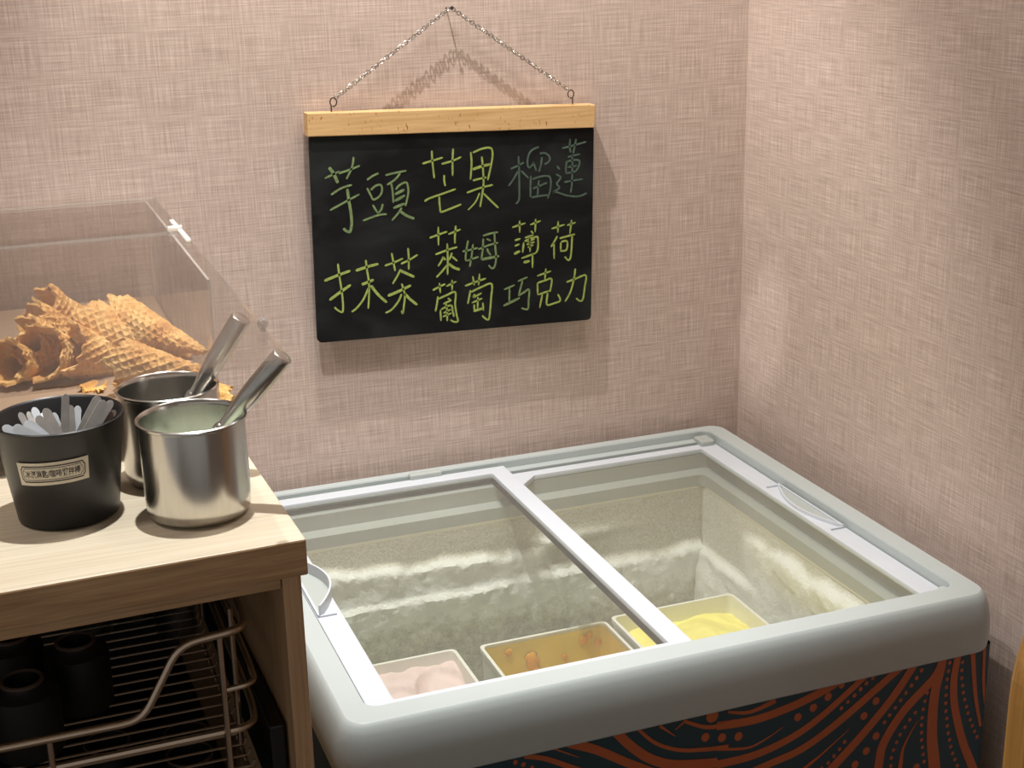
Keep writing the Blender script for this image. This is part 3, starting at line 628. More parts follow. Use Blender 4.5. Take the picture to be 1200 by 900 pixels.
('rum second character',1,[(0.0030,[(-0.4839,1.2634),(-0.4873,1.2478),(-0.4882,1.2337),(-0.4779,1.2346),(-0.4680,1.2368)]),(0.0030,[(-0.4763,1.2571),(-0.4787,1.2413),(-0.4826,1.2227)]),(0.0030,[(-0.4932,1.2474),(-0.4814,1.2487),(-0.4686,1.2507)]),(0.0030,[(-0.4599,1.2640),(-0.4608,1.2490),(-0.4638,1.2323)]),(0.0030,[(-0.4602,1.2682),(-0.4473,1.2708),(-0.4358,1.2716)]),(0.0030,[(-0.4418,1.2708),(-0.4409,1.2509),(-0.4400,1.2318),(-0.4427,1.2197),(-0.4472,1.2169),(-0.4522,1.2225)]),(0.0030,[(-0.4683,1.2482),(-0.4518,1.2529),(-0.4362,1.2556)]),(0.0030,[(-0.4544,1.2631),(-0.4476,1.2595)]),(0.0030,[(-0.4539,1.2484),(-0.4521,1.2425),(-0.4482,1.2374)]),(0.0042,[(-0.4638,1.2323),(-0.4483,1.2336),(-0.4348,1.2347)])]),
('grape first character',0,[(0.0030,[(-0.5423,1.1929),(-0.5320,1.1971),(-0.5222,1.2006)]),(0.0030,[(-0.5314,1.2031),(-0.5304,1.1874)]),(0.0030,[(-0.5207,1.1967),(-0.5045,1.2026)]),(0.0030,[(-0.5112,1.2057),(-0.5118,1.1896)]),(0.0030,[(-0.5345,1.1825),(-0.5365,1.1713),(-0.5393,1.1597)]),(0.0030,[(-0.5337,1.1786),(-0.5209,1.1829),(-0.5070,1.1862),(-0.5077,1.1681),(-0.5062,1.1525),(-0.5043,1.1407),(-0.5106,1.1405),(-0.5160,1.1440)]),(0.0030,[(-0.5262,1.1701),(-0.5133,1.1745)]),(0.0030,[(-0.5191,1.1780),(-0.5149,1.1756)]),(0.0030,[(-0.5223,1.1697),(-0.5208,1.1580),(-0.5213,1.1427)]),(0.0030,[(-0.5314,1.1611),(-0.5311,1.1442)]),(0.0030,[(-0.5304,1.1620),(-0.5146,1.1666),(-0.5120,1.1570),(-0.5103,1.1482)]),(0.0030,[(-0.5268,1.1558),(-0.5148,1.1602)]),(0.0030,[(-0.5279,1.1502),(-0.5140,1.1544)])]),
('grape second character',0,[(0.0030,[(-0.4910,1.1941),(-0.4751,1.1982),(-0.4571,1.2024)]),(0.0030,[(-0.4782,1.2080),(-0.4762,1.1935)]),(0.0030,[(-0.4672,1.2107),(-0.4693,1.1928)]),(0.0030,[(-0.4824,1.1865),(-0.4847,1.1771),(-0.4876,1.1659)]),(0.0030,[(-0.4819,1.1835),(-0.4655,1.1895),(-0.4484,1.1929),(-0.4496,1.1714),(-0.4528,1.1446),(-0.4554,1.1374),(-0.4609,1.1406),(-0.4648,1.1449)]),(0.0030,[(-0.4757,1.1800),(-0.4788,1.1746)]),(0.0030,[(-0.4788,1.1746),(-0.4647,1.1804)]),(0.0030,[(-0.4810,1.1667),(-0.4640,1.1720)]),(0.0030,[(-0.4709,1.1747),(-0.4720,1.1564)]),(0.0030,[(-0.4772,1.1638),(-0.4774,1.1551)]),(0.0042,[(-0.4785,1.1533),(-0.4634,1.1564)]),(0.0030,[(-0.4632,1.1651),(-0.4629,1.1525)])]),
('mint first character',0,[(0.0030,[(-0.4126,1.2768),(-0.3912,1.2815)]),(0.0030,[(-0.4007,1.2859),(-0.4008,1.2675)]),(0.0030,[(-0.3835,1.2782),(-0.3661,1.2828)]),(0.0030,[(-0.3744,1.2862),(-0.3757,1.2661)]),(0.0030,[(-0.4093,1.2564),(-0.3996,1.2583)]),(0.0030,[(-0.4095,1.2478),(-0.4015,1.2500)]),(0.0042,[(-0.4107,1.2354),(-0.4008,1.2394)]),(0.0030,[(-0.3822,1.2685),(-0.3785,1.2637)]),(0.0030,[(-0.3926,1.2589),(-0.3785,1.2620)]),(0.0030,[(-0.3946,1.2520),(-0.3967,1.2363)]),(0.0030,[(-0.3932,1.2537),(-0.3739,1.2589),(-0.3712,1.2542),(-0.3718,1.2401),(-0.3753,1.2334)]),(0.0030,[(-0.3845,1.2608),(-0.3846,1.2361)]),(0.0030,[(-0.3899,1.2525),(-0.3768,1.2556)]),(0.0030,[(-0.3900,1.2481),(-0.3769,1.2512)]),(0.0030,[(-0.3882,1.2435),(-0.3788,1.2470)]),(0.0030,[(-0.3988,1.2277),(-0.3753,1.2334)]),(0.0030,[(-0.3805,1.2339),(-0.3810,1.2108)]),(0.0042,[(-0.3956,1.2208),(-0.3853,1.2223)])]),
('mint second character',0,[(0.0030,[(-0.3484,1.2689),(-0.3267,1.2735)]),(0.0030,[(-0.3376,1.2794),(-0.3382,1.2618)]),(0.0030,[(-0.3229,1.2719),(-0.3086,1.2751)]),(0.0030,[(-0.3152,1.2795),(-0.3183,1.2582)]),(0.0030,[(-0.3392,1.2566),(-0.3440,1.2490),(-0.3498,1.2407)]),(0.0030,[(-0.3450,1.2473),(-0.3449,1.2215)]),(0.0030,[(-0.3354,1.2527),(-0.3221,1.2550),(-0.3097,1.2569)]),(0.0030,[(-0.3145,1.2561),(-0.3156,1.2365),(-0.3177,1.2206),(-0.3216,1.2174),(-0.3272,1.2233)]),(0.0030,[(-0.3336,1.2463),(-0.3338,1.2338)]),(0.0030,[(-0.3327,1.2471),(-0.3232,1.2471),(-0.3243,1.2338),(-0.3347,1.2330)])]),
('chocolate first character',1,[(0.0030,[(-0.4283,1.1818),(-0.4108,1.1871)]),(0.0030,[(-0.4193,1.1835),(-0.4202,1.1611)]),(0.0042,[(-0.4297,1.1564),(-0.4029,1.1661)]),(0.0030,[(-0.4055,1.1924),(-0.3895,1.1974)]),(0.0030,[(-0.3976,1.1928),(-0.4050,1.1694)]),(0.0030,[(-0.4050,1.1694),(-0.3961,1.1738),(-0.3872,1.1774),(-0.3883,1.1613),(-0.3901,1.1470),(-0.4004,1.1496)])]),
('chocolate second character',0,[(0.0030,[(-0.3737,1.1975),(-0.3503,1.2029)]),(0.0030,[(-0.3588,1.2077),(-0.3609,1.1908)]),(0.0030,[(-0.3733,1.1867),(-0.3730,1.1677)]),(0.0030,[(-0.3723,1.1866),(-0.3609,1.1890),(-0.3495,1.1900),(-0.3527,1.1701)]),(0.0030,[(-0.3727,1.1677),(-0.3536,1.1720)]),(0.0030,[(-0.3654,1.1678),(-0.3702,1.1466)]),(0.0030,[(-0.3565,1.1687),(-0.3581,1.1507),(-0.3462,1.1512),(-0.3356,1.1546),(-0.3394,1.1650)])]),
('chocolate third character',0,[(0.0030,[(-0.3248,1.1825),(-0.3094,1.1864),(-0.2920,1.1900),(-0.2940,1.1711),(-0.2970,1.1531),(-0.3019,1.1500),(-0.3087,1.1553)]),(0.0030,[(-0.3096,1.2027),(-0.3123,1.1858),(-0.3182,1.1664),(-0.3274,1.1519)])]),
]
for nm, ci, strokes in CHALK:
    cg = G()
    for w, pts in strokes: ribbon(cg, pts, w, w * 0.9, -0.0263, 0.0004, True)
    cg.make('chalk_character', M['chalk%d' % ci], sg)
# eye hooks, chain
HL, HR, NL = Vector((-0.6802,-0.0220,1.4740)), Vector((-0.3100,-0.0220,1.4645)), Vector((-0.4974,-0.0200,1.6002))
for h, dx in ((HL, 0.010), (HR, -0.008)):
    hg = G()
    base = Vector((h.x, h.y, h.z - 0.010))
    hg.tube([base, base + Vector((0, 0, 0.010))], 0.0011, 8)
    c = base + Vector((dx * 0.35, 0, 0.015))
    hg.tube([c + Vector((0.0048 * math.cos(a), 0, 0.0060 * math.sin(a))) for a in [math.radians(-110 + 20 * k) for k in range(18)]], 0.0010, 6)
    hg.make('eye_hook', M['iron'], sg, smooth=True)
def chain(name, a, b):
    g_ = G(); d = b - a; n = int(d.length / 0.0048); t = d.normalized()
    s1 = t.cross(Vector((0, 1, 0))).normalized(); s2 = t.cross(s1)
    for i in range(n):
        c = a + d * ((i + 0.5) / n); ang = math.radians(90 * i + 14 * i)
        s = s1 * math.cos(ang) + s2 * math.sin(ang)
        g_.tube([c + t * 0.0036 * math.cos(k * math.pi / 5) + s * 0.0028 * math.sin(k * math.pi / 5) for k in range(10)] + [c + t * 0.0036], 0.00075, 5, cap=False)
    return g_.make(name, M['chain'], sg, smooth=True)
chain('chain', HL + Vector((0.006, 0, 0.010)), NL + Vector((-0.002, 0, 0.0)))
chain('chain', NL + Vector((0.002, 0, 0.0)), HR + Vector((-0.005, 0, 0.010)))
ng = G()
ng.tube([(NL.x, 0.004, NL.z), (NL.x, -0.026, NL.z + 0.001)], 0.0011, 10)
ng.tube([(NL.x, -0.026, NL.z + 0.001), (NL.x, -0.0272, NL.z + 0.001)], 0.0026, 12)
tag(ng.make('nail', M['iron'], None, smooth=40), 'small iron nail in the wallpaper above the chalkboard carrying its chain', 'nail')

# ------------------------------------------------------------------ oak service counter
CX, CY, ZC, TH_ = -0.920, -0.819, 1.1736, math.radians(1.5)
def W(u, v, z): return (CX + u * math.cos(TH_) - v * math.sin(TH_), CY + u * math.sin(TH_) + v * math.cos(TH_), z)
ct = empty('service_counter', W(-0.4, 0.4, 0.0), 'light oak service counter with an open front beside the freezer', 'counter')
def cbox(name, m_, u0, u1, v0, v1, z0, z1, bw=0.0015):
    return bevel(G().box(u0, u1, v0, v1, z0, z1, W).make(name, m_, ct), bw)
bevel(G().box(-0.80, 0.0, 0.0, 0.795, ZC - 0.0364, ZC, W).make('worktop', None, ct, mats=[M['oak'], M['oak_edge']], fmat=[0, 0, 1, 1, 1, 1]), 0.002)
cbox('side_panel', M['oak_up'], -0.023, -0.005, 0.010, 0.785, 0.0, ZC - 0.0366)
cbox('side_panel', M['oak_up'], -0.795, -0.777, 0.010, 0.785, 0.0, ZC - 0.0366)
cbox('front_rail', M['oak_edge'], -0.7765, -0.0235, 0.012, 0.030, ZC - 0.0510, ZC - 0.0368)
cbox('back_panel', M['black_metal'], -0.7765, -0.0235, 0.770, 0.784, 0.05, ZC - 0.0368)
cbox('bottom_shelf', M['black_metal'], -0.7765, -0.0235, 0.012, 0.769, 0.66, 0.68)

# wire basket pulled into the counter
BZ = 0.930
wb = empty('wire_basket', (-1.20, -0.55, BZ), 'nickel wire pull-out basket inside the open counter', 'basket')
yf = -0.790; xr = -0.985; xl = -1.640; ybk = -0.200
def wtube(name, pts, r, seg=8, rad=0.02):
    return G().tube(rounded_path(pts, rad), r, seg).make(name, M['nickel'], wb, smooth=True)
wtube('top_rail', [(xl, yf, 1.006), (-1.080, yf, 1.006), (-1.040, yf, 1.076), (-0.978, yf, 1.081), (-0.974, yf + 0.05, 1.081), (-0.974, ybk, 1.081)], 0.0042, 10, 0.018)
wtube('middle_rail', [(-1.001, yf + 0.004, 1.018), (-0.972, yf + 0.004, 1.020), (-0.970, yf + 0.05, 1.020), (-0.970, ybk, 1.020)], 0.0030, 8)
wtube('lower_rail', [(xl, yf + 0.004, 0.972), (-0.975, yf + 0.004, 0.974), (-0.970, yf + 0.05, 0.974), (-0.970, ybk, 0.974)], 0.0038, 8)
for x, y, zt_ in ((-1.003, yf, 1.078), (-1.164, yf, 1.004), (-1.40, yf, 1.004), (-0.984, yf + 0.050, 1.080), (-0.975, -0.45, 1.080), (-0.975, -0.25, 1.080)):
    wtube('upright', [(x, y, zt_), (x, y, BZ)], 0.0030)
k = 0
y = yf + 0.006
while y < ybk:
    wtube('floor_wire', [(xl, y, BZ), (xr + 0.004, y, BZ), (xr + 0.006, y, BZ + 0.006)], 0.0014, 6, 0.004)
    y += 0.0215; k += 1
wtube('floor_bearer', [(xr, yf, BZ - 0.004), (xr, ybk, BZ - 0.004)], 0.0026)
wtube('floor_bearer', [(-1.33, yf, BZ - 0.004), (-1.33, ybk, BZ - 0.004)], 0.0026)
bevel(G().box(-0.962, -0.9475, -0.785, -0.15, 0.880, 0.968).make('drawer_slide', M['black_metal'], wb), 0.002)
# black jars in the basket
def jar(c, r, h, label):
    e = empty('black_jar', c, label, 'jar', 'black jars in the wire basket')
    G().lathe(c, [(r * 0.92, 0), (r, 0.004), (r, h * 0.80), (r * 0.97, h * 0.86), (r * 0.66, h * 0.93), (r * 0.60, h), (r * 0.50, h), (r * 0.48, h * 0.8)], 40).make('jar_body', M['jar'], e, smooth=50)
    n = 32
    G().tube([(c[0] + r * 0.57 * math.cos(2 * math.pi * i / n), c[1] + r * 0.57 * math.sin(2 * math.pi * i / n), c[2] + h) for i in range(n + 1)], 0.0022, 6, cap=False).make('jar_rim', M['jar_ring'], e, smooth=True)
jz = BZ + 0.0014
jar((-1.182, -0.672, jz), 0.034, 0.078, 'black ribbed jar at the front left of the wire basket')
jar((-1.126, -0.600, jz), 0.033, 0.074, 'black ribbed jar behind the front one in the wire basket')
jar((-1.190, -0.560, jz), 0.033, 0.074, 'dark jar at the back left of the basket, mostly hidden under the worktop')
def tumbler(c, label, m_=None, r=0.030, h=0.12):
    g_ = G(); g_.lathe(c, [(r * 0.75, 0), (r, h), (r - 0.002, h), (r * 0.75 - 0.002, 0.006)], 32, True, True)
    return tag(g_.make('drinking_glass', m_ or M['tumbler'], None, smooth=50), label, 'glass', 'glasses in the wire basket')
tumbler((-1.100, -0.430, jz), 'clear drinking glass at the back of the basket, nearest the black jars')
tumbler((-1.050, -0.415, jz), 'clear drinking glass at the back of the basket, between two others')
tumbler((-1.010, -0.480, jz), 'clear drinking glass at the back right of the basket')
for (c, lb) in (((-1.1007,-0.4558,0.8000), 'dark cup seen through the basket wires, left of the three below'), ((-1.0136,-0.5204,0.8000), 'dark cup seen through the basket wires, nearest the oak side panel'), ((-1.0105,-0.4733,0.8000), 'dark cup seen through the basket wires, furthest back of the three below')):
    e = empty('dark_cup', (c[0], c[1], 0.68), lb, 'cup', 'dark cups on the lower shelf')
    p = (c[0], c[1], 0.68)
    G().lathe(p, [(0.022, 0), (0.027, 0.118), (0.0245, 0.118), (0.020, 0.006)], 32, True, True).make('cup_wall', M['jar'], e, smooth=50)
    G().tube([(c[0] + 0.026 * math.cos(i * math.pi / 14), c[1] + 0.026 * math.sin(i * math.pi / 14), 0.798) for i in range(29)], 0.0016, 6, cap=False).make('cup_rim', M['jar_ring'], e, smooth=True)

# ------------------------------------------------------------------ steel pots and scoops
def pot(c, r, h, label, water):
    e = empty('steel_pot', c, label, 'pot', 'steel rinse pots on the counter')
    prof = [(r * 0.80, 0.0), (r * 0.93, 0.0025), (r * 0.985, 0.008), (r, 0.018), (r, h - 0.003), (r + 0.0022, h - 0.0015), (r + 0.0022, h + 0.0006), (r + 0.0006, h + 0.0016), (r - 0.0015, h), (r - 0.0018, h - 0.004), (r - 0.002, 0.012), (r * 0.9, 0.005)]
    G().lathe(c, prof, 72, True, True).make('pot_wall', M['steel'], e, smooth=50)
    if water: G().lathe((c[0], c[1], c[2] + water), [(0.001, 0.0005), (r * 0.5, 0.0004), (r - 0.0025, 0.0)], 48, False).make('rinse_water', M['water'], e, smooth=True)
    return e
PF = (-1.000, -0.713, ZC); PB = (-1.008, -0.607, ZC)
pot(PF, 0.0500, 0.097, 'front stainless steel pot of milky rinse water on the counter', 0.062)
pot(PB, 0.0495, 0.097, 'rear stainless steel pot standing behind the other on the counter', 0)
def scoop(top, neck, label, r=0.0104):
    top, neck = Vector(top), Vector(neck); d = (neck - top); L_ = d.length; t = d.normalized()
    e = empty('ice_cream_scoop', top, label, 'scoop', 'scoops standing in the steel pots')
    P_ = [top + t * s for s in (0.0, 0.0008, 0.002, L_ * 0.55, L_ * 0.70, L_ * 0.86, L_ * 0.95, L_)]
    G().tube(P_, [r * 0.80, r * 0.95, r, r, r * 0.90, r * 0.66, r * 0.60, r * 0.62], 28).make('handle', M['steel_satin'], e, smooth=50)
    # rounded tip that goes down into the pot
    gg = G(); n = 9
    gg.tube([neck + t * (-0.006 + 0.020 * (1 - math.cos(math.pi * k / n)) / 2) for k in range(n + 1)], [max(0.0006, r * 0.80 * math.sin(math.pi * k / n)) for k in range(n + 1)], 20)
    gg.make('rounded_tip', M['steel_satin'], e, smooth=True)
    return e
scoop((-0.9313,-0.6300,1.3398), (-0.9804,-0.6000,1.2569), 'steel scoop handle leaning to the right out of the rear pot')
scoop((-0.9126,-0.7350,1.3263), (-0.9694,-0.7050,1.2536), 'steel scoop handle leaning to the right out of the front pot')

# ------------------------------------------------------------------ black cup with spoons
KC = Vector((-1.1175, -0.664, ZC)); KH = 0.100; KR0, KR1 = 0.0475, 0.0605
cup = empty('black_utensil_cup', KC, 'black tapered plastic cup with a printed label, full of spoons', 'cup')
G().lathe(KC, [(KR0 - 0.004, 0), (KR0, 0.003), (KR1 - 0.0012, KH - 0.006), (KR1, KH - 0.004), (KR1 + 0.0008, KH), (KR1 - 0.0004, KH + 0.001), (KR1 - 0.0034, KH - 0.001), (KR0 - 0.002, 0.004)], 72, True, True).make('cup_wall', M['black'], cup, smooth=50)
def on_cup(a, z, d):
    r = KR0 + (KR1 - KR0) * z / KH + d
    return (KC.x + r * math.sin(a), KC.y - r * math.cos(a), KC.z + z)
A0, A1, SZ0, SZ1 = -0.84, 0.36, 0.0500, 0.0730
def stick(u, v, d):   # u, v in 0..1 on the sticker, tilted a little
    a = A0 + (A1 - A0) * u
    return on_cup(a, SZ0 + (SZ1 - SZ0) * v + 0.0035 * (u - 0.5), d)
st = G().grid(lambda u, v: stick(u, v, 0.0004), 24, 4).make('paper_sticker', M['sticker'], cup, smooth=True)
st['label'] = 'cream paper label with a printed frame and Chinese text'
fg = G()
def uvline(pts, w=0.012):
    for (a, b), (c, d) in zip(pts[:-1], pts[1:]):
        n = 12 if abs(c - a) > 0.3 else 2
        L = []
        dx, dy = (c - a) * 4.2, (d - b); l = math.hypot(dx, dy); nx, ny = -dy / l * w / 4.2, dx / l * w
        nx *= 1.6; ny *= 1.6
        fg.grid(lambda u, v: stick(a + (c - a) * u + nx * (v - 0.5) * 2, b + (d - b) * u + ny * (v - 0.5) * 2, 0.0006), n, 1)
for ins, w in ((0.0, 0.016), (0.028, 0.008)):
    x0_, x1_, y0_, y1_ = 0.055 + ins, 0.945 - ins, 0.16 + ins * 3.0, 0.84 - ins * 3.0
    cxx, cyy = 0.028, 0.13
    uvline([(x0_ + cxx, y1_), (x1_ - cxx, y1_), (x1_ - cxx * 0.8, y1_ - cyy * 0.7), (x1_, y1_ - cyy), (x1_, y0_ + cyy), (x1_ - cxx * 0.8, y0_ + cyy * 0.7), (x1_ - cxx, y0_), (x0_ + cxx, y0_), (x0_ + cxx * 0.8, y0_ + cyy * 0.7), (x0_, y0_ + cyy), (x0_, y1_ - cyy), (x0_ + cxx * 0.8, y1_ - cyy * 0.7), (x0_ + cxx, y1_)], w)
fg.make('printed_frame', M['ink'], st)
tcu = bpy.data.curves.new('label_text', 'FONT'); tcu.body = '冰淇淋匙/咖啡攪拌棒'; tcu.resolution_u = 3; tcu.offset = 0.012
tob = bpy.data.objects.new('label_text', tcu); COL.objects.link(tob)
bpy.context.view_layer.update()
tme = bpy.data.meshes.new_from_object(tob.evaluated_get(bpy.context.evaluated_depsgraph_get()))
bpy.data.objects.remove(tob); bpy.data.curves.remove(tcu)
tv = [tuple(v.co) for v in tme.vertices]; tf = [tuple(p.vertices) for p in tme.polygons]
bpy.data.meshes.remove(tme)
if tv:
    xa, xb = min(v[0] for v in tv), max(v[0] for v in tv); ya, yb_ = min(v[1] for v in tv), max(v[1] for v in tv)
    build('printed_text', [stick(0.115 + 0.77 * (v[0] - xa) / (xb - xa), 0.34 + 0.34 * (v[1] - ya) / (yb_ - ya), 0.0006) for v in tv], tf, M['ink'], st)

def spoon(tip, base, w, m_, label):
    tip, base = Vector(tip), Vector(base)
    t = (base - tip).normalized(); L_ = 0.105
    back = (Vector(CAM_LOC) - tip).normalized()
    s = t.cross(Vector((0.15, -1, 0.2)).normalized()).normalized(); nrm = s.cross(t)
    def half(v):
        if v < 0.07: return w * 0.5 * math.sqrt(max(0.0, 1 - (1 - v / 0.07) ** 2)) * 0.92 + 0.0003
        return w * 0.5 * (0.92 + 0.08 * math.sin(math.pi * min(1, (v - 0.07) / 0.3))) * (1 - 0.35 * sm(0.35, 1.0, v))
    L = []
    vs = [0, 0.01, 0.025, 0.045, 0.07, 0.12, 0.2, 0.32, 0.5, 0.75, 1.0]
    n_end = L_
    zend = ZC + 0.007
    if (tip + t * L_).z < zend: n_end = (tip.z - zend) / max(1e-4, -t.z)
    while n_end > 0.02:
        e_ = tip + t * n_end; zz = (e_.z - ZC) / KH
        if math.hypot(e_.x - KC.x, e_.y - KC.y) + w * 0.5 < KR0 + (KR1 - KR0) * zz - 0.004: break
        n_end -= 0.003
    for v in vs:
        h = half(v); c = tip + t * (v * n_end)
        L.append([c - s * h + nrm * 0.0006, c + s * h + nrm * 0.0006, c + s * h - nrm * 0.0006, c - s * h - nrm * 0.0006])
    gg = G(); gg.loops([[tuple(p) for p in l] for l in L], capfirst=True, caplast=True)
    return tag(gg.make('plastic_spoon', m_, None, smooth=30), label, 'spoon', 'plastic spoons and stirrers in the black cup')
SW, SG, ST = M['spoon_white'], M['spoon_grey'], M['spoon_tan']
SP = [
 ((-1.1084,-0.6640,1.2936),(-1.1132,-0.6691,1.2561),0.0077,SG,'tallest grey spoon standing upright in the middle of the black cup'),
 ((-1.1514,-0.6600,1.2796),(-1.1458,-0.6657,1.2661),0.0065,SG,'small pale grey stick, leftmost of the upright ones in the black cup'),
 ((-1.1437,-0.6550,1.2776),(-1.1411,-0.6614,1.2694),0.0057,SG,'short grey stick between two pale sticks at the left of the cup'),
 ((-1.1386,-0.6550,1.2814),(-1.1333,-0.6614,1.2658),0.0077,SW,'white rounded spoon end rising behind the grey ones at the left of the cup'),
 ((-1.1366,-0.6800,1.2803),(-1.1268,-0.6827,1.2614),0.0089,SG,'dark grey paddle leaning left at the front of the cup'),
 ((-1.1289,-0.6680,1.2829),(-1.1195,-0.6725,1.2574),0.0094,SG,'long dark grey paddle leaning left beside the white sliver'),
 ((-1.1211,-0.6620,1.2760),(-1.1163,-0.6674,1.2549),0.0060,SW,'narrow white spoon leaning left against the long grey paddle'),
 ((-1.1310,-0.6480,1.2725),(-1.1287,-0.6555,1.2651),0.0055,SW,'small white spoon end peeping out behind the long grey paddle'),
 ((-1.1479,-0.6900,1.2789),(-1.1352,-0.6912,1.2644),0.0114,SW,'broad white spoon end lying low at the front of the cup'),
 ((-1.1587,-0.6950,1.2774),(-1.1445,-0.6955,1.2673),0.0104,SW,'broad white spoon end resting on the front rim of the cup, left of centre'),
 ((-1.1680,-0.6900,1.2773),(-1.1536,-0.6912,1.2676),0.0087,SW,'white spoon lying flattest at the left edge of the black cup'),
 ((-1.1048,-0.6600,1.2805),(-1.1067,-0.6657,1.2549),0.0072,SG,'grey spoon just right of the tallest upright one in the cup'),
 ((-1.0979,-0.6550,1.2775),(-1.1030,-0.6614,1.2538),0.0075,SW,'white upright spoon right of the tallest one in the cup'),
 ((-1.0777,-0.6550,1.2845),(-1.0976,-0.6614,1.2540),0.0092,SG,'long grey paddle leaning right, first of the right-hand bunch'),
 ((-1.0731,-0.6580,1.2804),(-1.0905,-0.6640,1.2561),0.0099,SG,'broad grey paddle leaning right, in the middle of the right-hand bunch'),
 ((-1.0658,-0.6520,1.2774),(-1.0846,-0.6589,1.2555),0.0082,SG,'grey paddle leaning right, last grey one of the right-hand bunch'),
 ((-1.0630,-0.6500,1.2659),(-1.0798,-0.6572,1.2575),0.0072,ST,'short brownish stick at the right edge of the black cup'),
]
for tip_, base_, w_, m_, lb_ in SP: spoon(tip_, base_, w_, m_, lb_)

# ------------------------------------------------------------------ acrylic cone box
BXR, BXL, BYB, BYF, BZF, BZT = -0.946, -1.330, -0.022, -0.540, 1.2290, 1.3610
ab = empty('acrylic_cone_box', ((BXL + BXR) / 2, (BYB + BYF) / 2, ZC), 'clear acrylic display box with a hinged lid holding waffle cones', 'display box')
def panel(name, x0, x1, y0, y1, z0, z1, edge_axes, parent=ab):
    g_ = G().box(x0, x1, y0, y1, z0, z1)
    # faces order: bottom, top, front, back, left, right
    ax = dict(z=(0, 1), y=(2, 3), x=(4, 5))
    fm = [0] * 6
    for a in edge_axes:
        for i in ax[a]: fm[i] = 1
    return g_.make(name, None, parent, mats=[M['acrylic'], M['acrylic_edge']], fmat=fm)
t_ = 0.003
panel('side_panel', BXR - t_, BXR, BYF, BYB, ZC, BZT, 'yz')
panel('side_panel', BXL, BXL + t_, BYF, BYB, ZC, BZT, 'yz')
panel('back_panel', BXL + t_, BXR - t_, BYB - t_, BYB, ZC, BZT, 'xz')
panel('front_panel', BXL + t_, BXR - t_, BYF, BYF + t_, ZC, BZF + 0.010, 'x')
bevel(G().box(BXL + t_, BXR - t_, BYF + t_, BYB - t_, BZF - 0.004, BZF).make('tray_floor', M['tray'], ab), 0.001)
panel('top_panel', BXL - 0.008, -0.936, -0.2800, -0.012, BZT + 0.0004, BZT + 0.0044, 'xy')
flap = panel('lid_flap', BXL - 0.008, -0.936, -0.885, -0.2815, BZT + 0.0014, BZT + 0.0054, 'x')
flap['label'] = 'clear hinged acrylic lid reaching out over the pots'
for y0_, y1_, z_ in ((-0.273, -0.220, 0.0044), (-0.360, -0.292, 0.0054)):
    bevel(G().box(-0.943, -0.937, y0_, y1_, BZT + z_, BZT + z_ + 0.004).make('hinge_leaf', M['acrylic_edge'], ab), 0.0015)
G().tube([(-0.953, -0.2808, BZT + 0.008), (-0.936, -0.2808, BZT + 0.008)], 0.0035, 12).make('hinge_pin', M['acrylic_edge'], ab, smooth=40)
kg = G(); kc = (-0.9400, -0.790, BZT + 0.0054)
kg.lathe(kc, [(0.0024, 0), (0.0024, 0.002), (0.0040, 0.004), (0.0050, 0.0075), (0.0040, 0.011), (0.0015, 0.0125)], 24, True, True)
kg.make('lid_knob', M['knob'], flap, smooth=60)

# ------------------------------------------------------------------ waffle cones
def wafer(M_, T_, R, seed, roll, label, name='waffle_cone', turns=1.12, vmin=0.03, group='waffle cones in the acrylic box', jag=0.2, nu=110, nv=80):
    M_, T_ = Vector(M_), Vector(T_)
    ax = M_ - T_; L_ = ax.length; ax.normalize()
    a = Vector((0, 0, 1)); s1 = (a - ax * a.dot(ax)).normalized(); s2 = ax.cross(s1)
    slant = math.hypot(L_, R); sinh = R / slant
    def pt(u, v, inner):
        th = roll + 2 * math.pi * turns * u
        j = 1 - jag * (0.5 + 0.5 * noise.noise(Vector((math.cos(th) * 2.2, math.sin(th) * 2.2, seed * 3.1))) + 0.35 * noise.noise(Vector((u * 22, seed, 0.3))))
        rho = slant * (vmin + (j - vmin) * v)
        phi = 2 * math.pi * turns * u * sinh
        fx, fy = rho * math.cos(phi) / 0.0078, rho * math.sin(phi) / 0.0078
        gx = abs((fx % 1) - 0.5) * 2; gy = abs((fy % 1) - 0.5) * 2
        rid = max(sm(0.55, 0.85, gx), sm(0.55, 0.85, gy))
        r = rho * sinh
        d = 0.0006 * u * 2 + (0.0024 * rid if not inner else -0.0016)
        d += 0.0025 * noise.noise(Vector((rho * 45, th * 1.3, seed))) + 0.0008 * noise.noise(Vector((rho * 260, th * 12, seed)))
        r = max(0.0004, r + d)
        p = T_ + ax * (rho * L_ / slant) + (s1 * math.cos(th) + s2 * math.sin(th)) * r
        return p
    g_ = G()
    n1 = (nu + 1) * (nv + 1)
    vo = [pt(i / nu, j / nv, False) for j in range(nv + 1) for i in range(nu + 1)]
    vi = [pt(i / nu, j / nv, True) for j in range(nv + 1) for i in range(nu + 1)]
    f = []
    for j in range(nv):
        for i in range(nu):
            q0 = j * (nu + 1) + i
            f.append((q0, q0 + 1, q0 + nu + 2, q0 + nu + 1)); f.append((n1 + q0, n1 + q0 + nu + 1, n1 + q0 + nu + 2, n1 + q0 + 1))
    def edge(seq):
        for a_, b_ in zip(seq[:-1], seq[1:]): f.append((a_, b_, n1 + b_, n1 + a_))
    edge([nv * (nu + 1) + i for i in range(nu + 1)]); edge(list(range(nu + 1)))
    edge([j * (nu + 1) for j in range(nv + 1)]); edge([j * (nu + 1) + nu for j in range(nv + 1)])
    g_.add(vo + vi, f)
    o_ = g_.make(name, M['waffle'], None, smooth=50)
    return tag(o_, label, 'ice cream cone' if name == 'waffle_cone' else 'wafer piece', group)
wafer((-1.1188,-0.2400,1.2826),(-1.0060,-0.2000,1.2137),0.0330,1,0.4,'waffle cone at the very top of the pile, mouth at upper left')
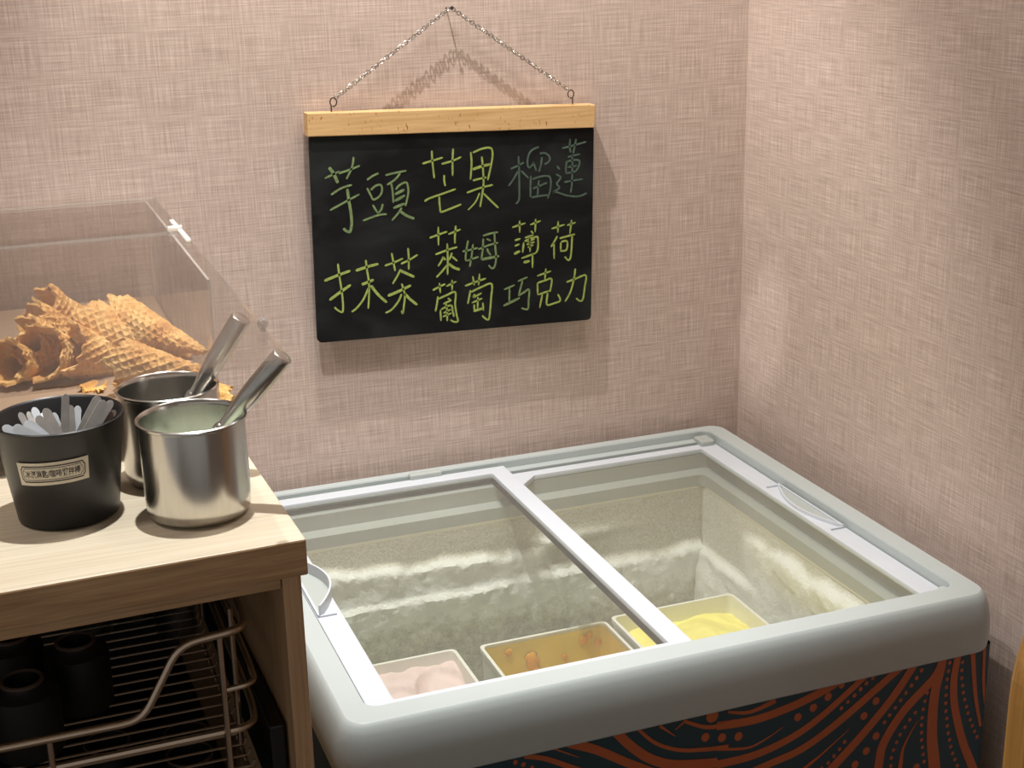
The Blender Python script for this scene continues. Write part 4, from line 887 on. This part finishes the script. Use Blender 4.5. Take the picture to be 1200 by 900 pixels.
wafer((-1.0735,-0.3400,1.2783),(-0.9561,-0.4400,1.2492),0.0360,2,2.0,'thick waffle cone in the middle of the pile with a ridged body')
wafer((-1.0319,-0.3300,1.2793),(-0.9488,-0.5000,1.2702),0.0300,3,1.0,'waffle cone furthest right at the back of the pile')
wafer((-1.0997,-0.4000,1.2683),(-0.9699,-0.3600,1.2125),0.0330,4,2.6,'smooth waffle cone at the front centre with a wide torn mouth')
wafer((-1.0486,-0.4600,1.2642),(-0.9470,-0.5250,1.2536),0.0270,5,3.2,'waffle cone lowest at the front right, tip towards the scoops')
wafer((-1.1311,-0.4200,1.2735),(-1.0463,-0.2800,1.2066),0.0340,6,5.2,'waffle cone at the front left with its mouth turned to the viewer')
wafer((-1.1362,-0.3000,1.2758),(-1.0227,-0.2600,1.2179),0.0350,7,4.0,'waffle cone under the topmost one at the left of the pile')
wafer((-1.1431,-0.3600,1.2712),(-1.0387,-0.3200,1.2219),0.0340,8,1.6,'crumpled waffle cone second lowest at the left of the pile')
wafer((-1.1623,-0.4200,1.2657),(-1.0966,-0.3000,1.2164),0.0260,9,0.2,'waffle cone at the far left edge of the pile')
wafer((-1.1506,-0.5000,1.2448),(-1.1202,-0.3600,1.2123),0.0600,11,2.9,'broken wafer piece lying at the front left below the cones',name='waffle_piece',turns=0.26,vmin=0.35,group='broken wafer pieces in the acrylic box',nu=24,nv=24)
wafer((-1.1293,-0.5000,1.2437),(-1.1017,-0.3600,1.2088),0.0600,12,2.9,'broken wafer piece lying right of another at the front left',name='waffle_piece',turns=0.26,vmin=0.35,group='broken wafer pieces in the acrylic box',nu=24,nv=24)
wafer((-1.0728,-0.4600,1.2497),(-1.0446,-0.3800,1.2236),0.0200,13,2.2,'small wafer crumb under the front centre cone',name='waffle_piece',turns=0.26,vmin=0.35,group='broken wafer pieces in the acrylic box',nu=24,nv=24)
wafer((-0.9480,-0.5150,1.2432),(-0.9617,-0.4700,1.2381),0.0300,14,2.6,'upper broken wafer piece at the right end beside the rear pot',name='waffle_piece',turns=0.26,vmin=0.35,group='broken wafer pieces in the acrylic box',nu=24,nv=24)
wafer((-0.9492,-0.5300,1.2379),(-0.9622,-0.4800,1.2291),0.0300,15,2.6,'lower broken wafer piece at the right end beside the rear pot',name='waffle_piece',turns=0.26,vmin=0.35,group='broken wafer pieces in the acrylic box',nu=24,nv=24)

# ------------------------------------------------------------------ honey-coloured wooden upright near the right edge
hx = (-0.3486,-1.1000,0.9567)
htop = (-0.3350,-1.1000,1.0919)
HX = hx[0]; HT = htop[2] + 0.068
def upright(y):
    pts = [(HX, 0.0), (HX + 0.17, 0.0), (HX + 0.17, HT - 0.03)]
    top = [(HX + 0.17 - 0.03 + 0.03 * math.cos(math.radians(a)), HT - 0.03 + 0.03 * math.sin(math.radians(a))) for a in (15, 30, 45, 60, 75, 90)]
    rr = 0.13
    arc = [(HX + rr * 0.62 - rr * 0.62 * math.sin(math.radians(a)), HT - rr + rr * math.cos(math.radians(a))) for a in range(0, 91, 9)]
    return [(x, y, z) for x, z in pts + top + arc]
tag(bevel(G().loops([upright(-1.100), upright(-1.135)], capfirst=True, caplast=True).make('wooden_upright', M['honey']), 0.006, 3), 'honey-coloured wooden upright with a rounded top at the right edge of the picture', 'wooden post')
